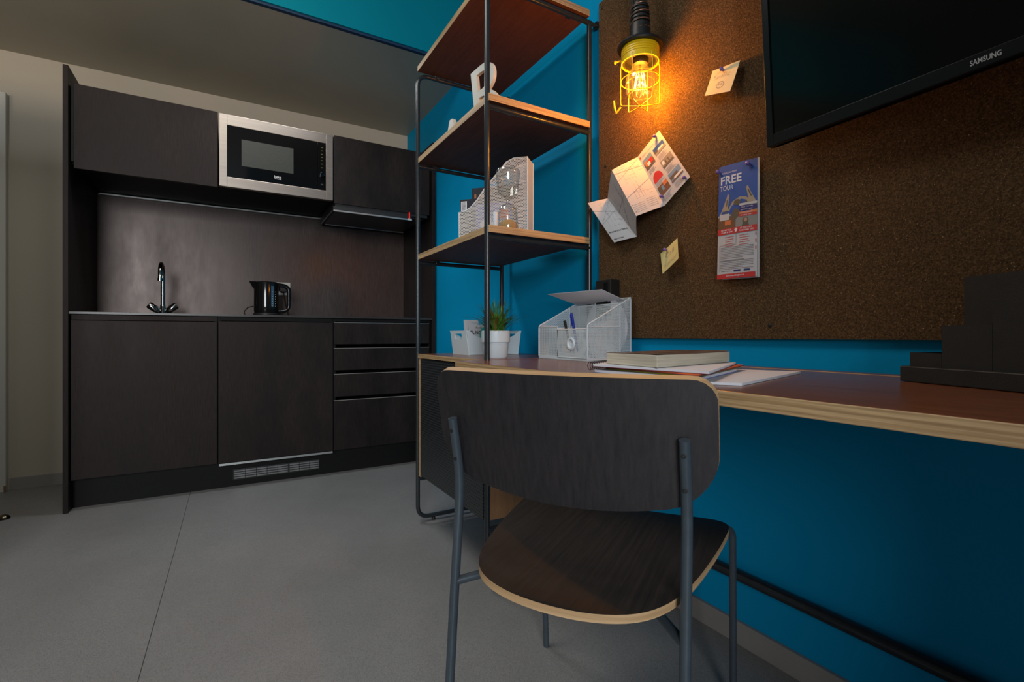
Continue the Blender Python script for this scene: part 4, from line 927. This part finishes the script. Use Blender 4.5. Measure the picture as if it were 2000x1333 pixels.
b = B(); pts = [(x_ - 0.022, y_, z_) for x_, y_, z_ in [(0.957, 1.866, bz + 0.006), (1.030, 1.866, bz + 0.006), (1.030, 1.870, bz + 0.085), (1.010, 1.872, bz + 0.105), (0.985, 1.874, bz + 0.120), (0.972, 1.873, bz + 0.112), (0.962, 1.870, bz + 0.09)]]
b.prism(pts, (0, 0.0008, 0)); tag(b.build('leaflet', 'tealp', smooth=False), 'teal leaflet in front of the lettered card in the white bin', 'leaflet')

# ------------------------------------------------------------------ shelf 3: magazine file, books, hourglass
zs3 = 1.2165
dv = Vector((-0.66, 0.75, 0)).normalized(); tv_ = Vector((0.75, 0.66, 0)).normalized(); P0 = Vector((0.995, 1.575, zs3))
mf = thing('magazine_file', P0 + dv * 0.14 + tv_ * 0.04, 'white wire-mesh magazine file holding books on the lower open shelf', 'magazine file')
def FP(s_, t_, z): return P0 + dv * s_ + tv_ * t_ + Vector((0, 0, z))
Lf, Wf = 0.285, 0.082
prof = [(0, 0.318), (0.055, 0.318), (0.085, 0.306), (0.115, 0.275), (0.145, 0.243), (0.175, 0.212), (0.205, 0.172), (0.235, 0.142), (0.262, 0.128), (Lf, 0.126)]
for t_ in (0, Wf):
    b = B(); b.metric([FP(0, t_, 0), FP(Lf, t_, 0)] + [FP(s_, t_, z) for s_, z in reversed(prof)]); b.build('side_mesh', 'meshfine', mf, smooth=False, fix=False)
    b = B(); b.tube([FP(s_, t_, z) for s_, z in prof] + [FP(Lf, t_, 0.003), FP(0, t_, 0.003)], 0.0028, 8, closed=True); b.build('side_rim', 'whitemetal', mf)
b = B(); b.quad([FP(0, 0, 0), FP(0, Wf, 0), FP(0, Wf, 0.318), FP(0, 0, 0.318)]); b.prism([FP(0, 0, 0), FP(0, Wf, 0), FP(0, Wf, 0.318), FP(0, 0, 0.318)], dv * 0.0015); b.build('back_panel', 'whitemetal', mf, smooth=False)
b = B(); b.metric([FP(Lf, 0, 0), FP(Lf, Wf, 0), FP(Lf, Wf, 0.126), FP(Lf, 0, 0.126)]); b.build('front_mesh', 'meshfine', mf, smooth=False, fix=False)
b = B(); b.prism([FP(0, 0, 0.001), FP(Lf, 0, 0.001), FP(Lf, Wf, 0.001), FP(0, Wf, 0.001)], (0, 0, 0.001)); b.build('base', 'whitemetal', mf, smooth=False)
def fbook(name, s0, s1, t0, t1, h, mcover, label):
    o = thing(name, FP((s0 + s1) / 2, (t0 + t1) / 2, 0.003), label, 'book')
    b = B()
    for a, c in ((t0, t0 + 0.0015), (t1 - 0.0015, t1)): b.prism([FP(s0, a, 0.003), FP(s1, a, 0.003), FP(s1, c, 0.003), FP(s0, c, 0.003)], (0, 0, h))
    b.prism([FP(s1 - 0.0015, t0, 0.003), FP(s1, t0, 0.003), FP(s1, t1, 0.003), FP(s1 - 0.0015, t1, 0.003)], (0, 0, h)); b.build('cover', mcover, o, smooth=False)
    b = B(); b.prism([FP(s0 + 0.003, t0 + 0.002, 0.005), FP(s1 - 0.002, t0 + 0.002, 0.005), FP(s1 - 0.002, t1 - 0.002, 0.005), FP(s0 + 0.003, t1 - 0.002, 0.005)], (0, 0, h - 0.004)); b.build('pages', 'pages', o, smooth=False); return o
o1 = fbook('book', 0.10, 0.283, 0.006, 0.020, 0.175, 'darkbook', 'dark book with a white barcode sticker, nearest the front in the mesh file')
b = B(); q0 = 0.2635; b.quad([FP(0.254, 0.0055, 0.132), FP(0.279, 0.0055, 0.132), FP(0.279, 0.0055, 0.170), FP(0.254, 0.0055, 0.170)]); b.build('barcode_label', 'paper', o1, smooth=False)
b = B()
for i in range(9): b.quad([FP(0.259, 0.0052, 0.135 + i * 0.0036), FP(0.275, 0.0052, 0.135 + i * 0.0036), FP(0.275, 0.0052, 0.1365 + i * 0.0036), FP(0.259, 0.0052, 0.1365 + i * 0.0036)])
b.build('barcode_lines', 'ink', o1, smooth=False)
o2 = fbook('book', 0.03, 0.240, 0.024, 0.048, 0.222, 'darkbook', 'taller dark book with a copper letter H in the mesh file')
b = B(); put_text(b, 'H', FP(0.232, 0.0233, 0.158), -dv, (0, 0, 1), 0.060, bold=0.02); b.build('copper_lettering', 'copper', o2, smooth=False)
o3 = fbook('book', 0.05, 0.20, 0.052, 0.068, 0.200, 'bluecov', 'blue-grey book at the back of the mesh file')
# magazines with coloured cover seen through mesh
b = B(); b.prism([FP(0.06, 0.0025, 0.004), FP(0.215, 0.0025, 0.004), FP(0.215, 0.0035, 0.004), FP(0.06, 0.0035, 0.004)], (0, 0, 0.150), 0)
lf = tag(b.build('booklet', 'bluecov', smooth=False), 'thin lilac booklet with a pink patch seen through the mesh file side', 'booklet')
b = B(); b.quad([FP(0.075, 0.0020, 0.09), FP(0.115, 0.0020, 0.09), FP(0.115, 0.0020, 0.125), FP(0.075, 0.0020, 0.125)]); b.build('pink_patch', 'orangec', lf, smooth=False)
b = B(); pts = [FP(0.165 + 0.030 * math.cos(i * math.pi / 8) * (1.2 if i % 2 else 0.8), 0.0020, 0.055 + 0.045 * math.sin(i * math.pi / 8) * (1.1 if i % 3 else 0.8)) for i in range(16)]; b.quad(pts); b.build('white_figure', 'paper', lf, smooth=False)

hg = thing('hourglass', (0.861, 1.492, zs3), 'clear glass hourglass with tan sand in front of the magazine file', 'hourglass')
HC = Vector((0.861, 1.492, zs3))
b = B(); b.lathe([(0.0, 0.001), (0.037, 0.001), (0.0378, 0.010), (0.0340, 0.068), (0.031, 0.083), (0.023, 0.093), (0.009, 0.100), (0.0042, 0.107), (0.0050, 0.113), (0.018, 0.122), (0.030, 0.130), (0.0365, 0.141), (0.0425, 0.198), (0.0435, 0.209), (0.040, 0.218), (0.030, 0.222), (0.0, 0.2235)], HC, 48)
b.build('glass_body', 'glass', hg)
b = B(); b.lathe([(0, 0.003), (0.033, 0.003), (0.0345, 0.010), (0.0345, 0.020), (0.028, 0.032), (0.015, 0.041), (0, 0.044)], HC, 36); b.build('sand', 'sand', hg)
cyl = tag(B().lathe([(0.0, 0.0), (0.008, 0.0), (0.008, 0.052), (0.006, 0.055), (0.0, 0.055)], Vector((0.795, 1.462, zs3)), 20).build('small_cylinder', 'whitemetal'), 'small pale cylinder standing left of the hourglass', 'pot')  # plain pale cylinder, use unknown

# ------------------------------------------------------------------ shelf 2: letters
def letter(ch, O, U, h, wd, th, label, bold=0.02, lean=0.0):
    o = thing('decorative_letter', O, label, 'letter', 'white letters on the upper shelf')
    cu = bpy.data.curves.new('t', 'FONT'); cu.body = ch; cu.size = 1; cu.extrude = 0.5; cu.offset = bold; cu.resolution_u = 8
    ob = bpy.data.objects.new('t', cu); COL.objects.link(ob)
    dg = bpy.context.evaluated_depsgraph_get(); me = bpy.data.meshes.new_from_object(ob.evaluated_get(dg))
    xs = [v.co.x for v in me.vertices]; ys = [v.co.y for v in me.vertices]; x0, x1, y0, y1 = min(xs), max(xs), min(ys), max(ys)
    U = Vector(U).normalized(); N = U.cross(Vector((0, 0, 1)))
    b = B(); b.add([Vector(O) + U * ((v.co.x - x0) / (x1 - x0) * wd) + Vector((0, 0, (v.co.y - y0) / (y1 - y0) * h)) + N * (v.co.z * th) - Vector((lean * (v.co.y - y0) / (y1 - y0) * h, 0, 0)) for v in me.vertices], [tuple(p.vertices) for p in me.polygons])
    bpy.data.objects.remove(ob); bpy.data.curves.remove(cu); bpy.data.meshes.remove(me)
    b.build('letter_body', 'whiteletter', o, fix=True, angle=30); return o
zs2 = 1.6525
letter('R', (0.826, 1.668, zs2), (0.069, -1, 0), 0.188, 0.205, 0.012, 'white letter R standing at the near end of the upper shelf', 0.0, 0.11)
letter('A', (0.873, 2.108, zs2), (0.10, -1, 0), 0.168, 0.17, 0.018, 'white letter mostly hidden behind the upper shelf edge, only its tip showing', 0.03)

# ------------------------------------------------------------------ book and notebooks on the desk
pd = thing('paper_pad', (0.9, 0.6, 0.7665), 'loose white paper pad at the bottom right of the notebook pile', 'paper')
b = B(); b.prism([(0.655, 0.610, 0.7665), (0.735, 0.500, 0.7665), (1.080, 0.595, 0.7665), (1.000, 0.76, 0.7665)], (0, 0, 0.0045)); b.build('sheets', 'paper', pd, smooth=False)
def stackbook(name, A, Bp, C_, D_, z0, th, mcov, mpg, label, cov=True, ply_=0.0009):
    o = thing(name, ((A[0] + C_[0]) / 2, (A[1] + C_[1]) / 2, z0), label, 'notebook')
    q = [Vector((p[0], p[1], z0)) for p in (A, Bp, C_, D_)]; cen = sum(q, Vector()) / 4
    b = B(); b.prism([p.lerp(cen, 0.012) for p in q], (0, 0, th)); b.build('pages', mpg, o, smooth=False)
    b = B(); b.prism(q, (0, 0, -ply_)); b.build('cover', mcov, o, smooth=False)
    return o
n1 = stackbook('notebook', (0.672, 0.800), (0.668, 0.545), (0.955, 0.66), (0.95, 0.93), 0.7725, 0.0045, 'bluecov', 'paper', 'lower white notebook at the bottom of the desk pile')
n2 = stackbook('notebook', (0.70, 0.79), (0.694, 0.560), (1.000, 0.683), (0.96, 0.93), 0.7785, 0.002, 'greenp', 'greenp', 'thin yellow-green brochure sticking out of the desk pile')
n3 = stackbook('notebook', (0.695, 0.795), (0.690, 0.548), (1.010, 0.682), (0.96, 0.93), 0.7815, 0.0022, 'maroon', 'orangec', 'thin orange brochure sticking out of the desk pile')
n4 = stackbook('spiral_notebook', (0.668, 0.805), (0.700, 0.535), (0.995, 0.690), (0.945, 0.945), 0.7848, 0.0042, 'maroon', 'paper', 'white spiral-bound notebook directly under the thick book')
for i in range(26):
    t_ = i / 25; p = Vector((0.668, 0.805, 0.786)).lerp(Vector((0.945, 0.945, 0.786)), t_); b = B(); d = (Vector((0.668, 0.805, 0)) - Vector((0.700, 0.535, 0))).normalized()
    b.tube([p + d * (0.002 + 0.0075 * math.cos(a_)) + Vector((0, 0, 0.0085 * math.sin(a_) - 0.001)) for a_ in [2 * math.pi * k / 12 for k in range(12)]], 0.0008, 6, closed=True); b.build('wire_ring', 'mattblack', n4)
bk = thing('guide_book', (0.85, 0.72, 0.789), 'thick paperback with cream pages lying on top of the notebook pile', 'book')
A_, B_, C_, D_ = Vector((0.715, 0.838, 0.7893)), Vector((0.694, 0.648, 0.7893)), Vector((0.975, 0.695, 0.7893)), Vector((0.985, 0.885, 0.7893))
A_, B_, C_, D_ = Vector((0.700, 0.792, 0.7895)), Vector((0.688, 0.640, 0.7895)), Vector((0.980, 0.697, 0.7895)), Vector((0.985, 0.850, 0.7895))
b = B(); b.prism([A_, B_, C_, D_], (0, 0, 0.0235)); b.build('pages', 'pages', bk, bevel=0.001, smooth=False)
e = Vector((0, 0, 0.0237)); cen = (A_ + B_ + C_ + D_) / 4
fnc = sheet([A_ + e, D_ + e, C_ + e, B_ + e], n=Vector((0, 0, 1)), bowf=lambda u, v: 0.0022 * (2 * u - 1) ** 4 * v)
sheet_mesh(fnc, 12, 6, 0.0008).build('front_cover', 'cover', bk)
b = B(); b.prism([A_ + Vector((0, 0, -0.0003)), B_ + Vector((0, 0, -0.0003)), C_ + Vector((0, 0, -0.0003)), D_ + Vector((0, 0, -0.0003))], (0, 0, -0.0005)); b.build('back_cover', 'cover', bk, smooth=False)

# ------------------------------------------------------------------ black caddy at right
ca = Vector((-0.37, -0.93, 0)).normalized(); cbv = Vector((0.93, -0.37, 0)).normalized(); CP = Vector((1.062, 0.407, 0.7668))
cy = thing('document_caddy', CP + ca * 0.15 + cbv * 0.07, 'black stepped leatherette desk caddy at the right end of the desk', 'desk caddy')
def cbx(s0, s1, t0, t1, z0, z1, nm):
    b = B(); b.prism([CP + ca * s0 + cbv * t0 + Vector((0, 0, z0)), CP + ca * s1 + cbv * t0 + Vector((0, 0, z0)), CP + ca * s1 + cbv * t1 + Vector((0, 0, z0)), CP + ca * s0 + cbv * t1 + Vector((0, 0, z0))], (0, 0, z1 - z0)); b.build(nm, 'faux', cy, bevel=0.0015, smooth=False)
cbx(0, 0.33, 0, 0.125, 0, 0.0275, 'base_tray')
def hollow(s0, s1, t0, t1, z0, z1, nm):
    w_ = 0.004; b = B()
    for a0, a1, c0_, c1__ in ((s0, s1, t0, t0 + w_), (s0, s1, t1 - w_, t1), (s0, s0 + w_, t0 + w_, t1 - w_), (s1 - w_, s1, t0 + w_, t1 - w_)):
        b.prism([CP + ca * a0 + cbv * c0_ + Vector((0, 0, z0)), CP + ca * a1 + cbv * c0_ + Vector((0, 0, z0)), CP + ca * a1 + cbv * c1__ + Vector((0, 0, z0)), CP + ca * a0 + cbv * c1__ + Vector((0, 0, z0))], (0, 0, z1 - z0))
    b.build(nm, 'faux', cy, smooth=False)
hollow(0.006, 0.062, 0.015, 0.100, 0.0275, 0.052, 'low_compartment')
hollow(0.0625, 0.139, 0.015, 0.100, 0.0275, 0.100, 'middle_compartment')
hollow(0.1395, 0.26, 0.015, 0.100, 0.0275, 0.155, 'tall_compartment')
hollow(0.030, 0.30, 0.101, 0.124, 0.0275, 0.188, 'rear_file_slot')

# ------------------------------------------------------------------ chair
fd = Vector((0.848, 0.530, 0)); sd = Vector((0.530, -0.848, 0)); TC = -0.298
def CH(f, t_, z): return fd * f + sd * (TC + t_) + Vector((0, 0, z))
ch = thing('chair', CH(0.95, 0, 0), 'dark wood-veneer plywood chair on slate steel tubes pushed to the desk', 'chair')
# seat
out = []
def smooth_closed(P, n=5):
    r = []; N = len(P)
    for i in range(N):
        p0, p1, p2, p3 = [Vector(P[(i + k - 1) % N]) for k in range(4)]
        for j in range(n):
            t_ = j / n; r.append(0.5 * ((2 * p1) + (-p0 + p2) * t_ + (2 * p0 - 5 * p1 + 4 * p2 - p3) * t_ * t_ + (-p0 + 3 * p1 - 3 * p2 + p3) * t_ ** 3))
    return r
half = [(0.648, 0.0), (0.656, 0.07), (0.682, 0.125), (0.728, 0.160), (0.80, 0.184), (0.90, 0.203), (1.00, 0.216), (1.065, 0.219), (1.105, 0.204), (1.128, 0.165), (1.136, 0.09)]
pts = [(f, t_) for f, t_ in half] + [(1.138, 0.0)] + [(f, -t_) for f, t_ in reversed(half[1:])]
ring = smooth_closed([(p[0], p[1], 0) for p in pts], 4)
def zseat(f, t_): return 0.455 + 0.012 * (abs(t_) / 0.22) ** 2 - 0.010 * max(0, (f - 1.0) / 0.14) ** 2 + 0.004 * max(0, (0.80 - f) / 0.15) ** 2
b = B(); N = len(ring); cf = 0.90; tops = []; th = 0.0125; K = [1.0, 0.94, 0.8, 0.6, 0.4, 0.2]
for k in K: tops.append([((cf + (p.x - cf) * k), p.y * k) for p in ring])
vs = []; fs = []; mi = []
for L_ in tops: vs += [CH(f, t_ + 0.014, zseat(f, t_)) for f, t_ in L_]
vs.append(CH(cf, 0.014, zseat(cf, 0)))
nv = len(vs); vs += [v - Vector((0, 0, th)) for v in list(vs)]
top_f = []; side_f = []
for k in range(len(K) - 1):
    for i in range(N):
        a, c, d, e_ = k * N + i, k * N + (i + 1) % N, (k + 1) * N + (i + 1) % N, (k + 1) * N + i
        top_f += [(a, c, d, e_), (a + nv, e_ + nv, d + nv, c + nv)]
for i in range(N):
    a, c = (len(K) - 1) * N + i, (len(K) - 1) * N + (i + 1) % N; top_f += [(a, c, nv - 1), (a + nv, 2 * nv - 1, c + nv)]
    side_f.append((i, i + nv, (i + 1) % N + nv, (i + 1) % N))
b.add(vs, top_f, 0); k0 = len(b.v); b.f += [list(f) for f in side_f]; b.m += [1] * len(side_f)
b.build('seat', ['wengeseat', 'plylight'], ch, bevel=0, angle=45)
# backrest
HB = 0.240; Rt, Rb = 0.034, 0.070
def corner(u, Rr):
    x = abs(u) - (HB - Rr); return 0 if x <= 0 else Rr - math.sqrt(max(Rr * Rr - x * x, 0))
def ztop(u): return 0.788 - corner(u, Rt)
def zbot(u): return 0.574 + 0.034 * (u / HB) ** 2 + corner(u, Rb)
us = [-HB, -HB + 0.0006, -HB + 0.003, -HB + 0.008, -HB + 0.016, -HB + 0.026, -HB + 0.038, -HB + 0.054, -HB + 0.072] + [-0.15 + 0.025 * i for i in range(13)] + [HB - 0.072, HB - 0.054, HB - 0.038, HB - 0.026, HB - 0.016, HB - 0.008, HB - 0.003, HB - 0.0006, HB]
nz = 8; thb = 0.0125
def fback(u, z): return 0.7085 + 0.035 * (u / HB) ** 2 - 0.19 * (z - 0.70)
b = B(); vs = []
for u in us:
    za, zb_ = zbot(u), ztop(u)
    for j in range(nz + 1):
        z = za + (zb_ - za) * j / nz; vs.append(CH(fback(u, z), u, z))
n1_ = len(vs)
for u in us:
    za, zb_ = zbot(u), ztop(u)
    for j in range(nz + 1):
        z = za + (zb_ - za) * j / nz; vs.append(CH(fback(u, z) + thb, u, z + 0.0050 * j / nz))
ff = []; sf = []; W1 = nz + 1
for i in range(len(us) - 1):
    for j in range(nz):
        a = i * W1 + j; ff.append((a, a + 1, a + W1 + 1, a + W1)); ff.append((a + n1_, a + n1_ + W1, a + n1_ + W1 + 1, a + n1_ + 1))
    a = i * W1; sf.append((a, a + W1, a + W1 + n1_, a + n1_)); a = i * W1 + nz; sf.append((a, a + n1_, a + W1 + n1_, a + W1))
for i in (0, len(us) - 1):
    for j in range(nz): a = i * W1 + j; sf.append((a, a + 1, a + 1 + n1_, a + n1_))
b.add(vs, ff, 0); b.f += [list(f) for f in sf]; b.m += [1] * len(sf)
b.build('backrest', ['wenge', 'plylight'], ch, angle=50)
RL = 0.0083
for sg in (-1, 1):
    t_ = 0.197 * sg
    b = B(); pth = rounded([CH(0.7205, t_, 0.702), CH(0.7470, t_, 0.585), CH(0.7240, t_, 0.365), CH(0.690, t_, 0.0)], 0.045, 6); b.tube(pth, RL, 16); lg = b.build('leg', 'chairframe', ch)
    for zc_, fc in ((0.680, 0.7252), (0.628, 0.737)):
        b = B(); b.lathe([(0.0034, 0), (0.0034, 0.0012), (0.0016, 0.0016), (0, 0.0010)], CH(fc - RL + 0.0003, t_, zc_), 12, ax=-fd); b.build('screw', 'mattblack', lg)
    tf = 0.233 * sg
    b = B(); pth = rounded([CH(1.222, tf, 0.0), CH(1.190, tf, 0.418), CH(1.150, tf * 0.80, 0.4275), CH(1.10, tf * 0.62, 0.430)], 0.022, 6); b.tube(pth, RL * 0.95, 16); b.build('leg', 'chairframe', ch)
    b = B(); b.tube(rounded([CH(0.7275, t_, 0.408), CH(0.80, 0.13 * sg, 0.418), CH(1.10, tf * 0.62, 0.430)], 0.03, 6), RL * 0.9, 14); b.build('seat_rail', 'chairframe', ch)
b = B(); b.tube([CH(1.10, -0.233 * 0.62, 0.434), CH(1.10, 0.233 * 0.62, 0.434)], RL * 0.9, 12); b.build('cross_bar', 'chairframe', ch)
for (f, t_, z) in ((0.72, -0.05, 0.4583),):
    pass
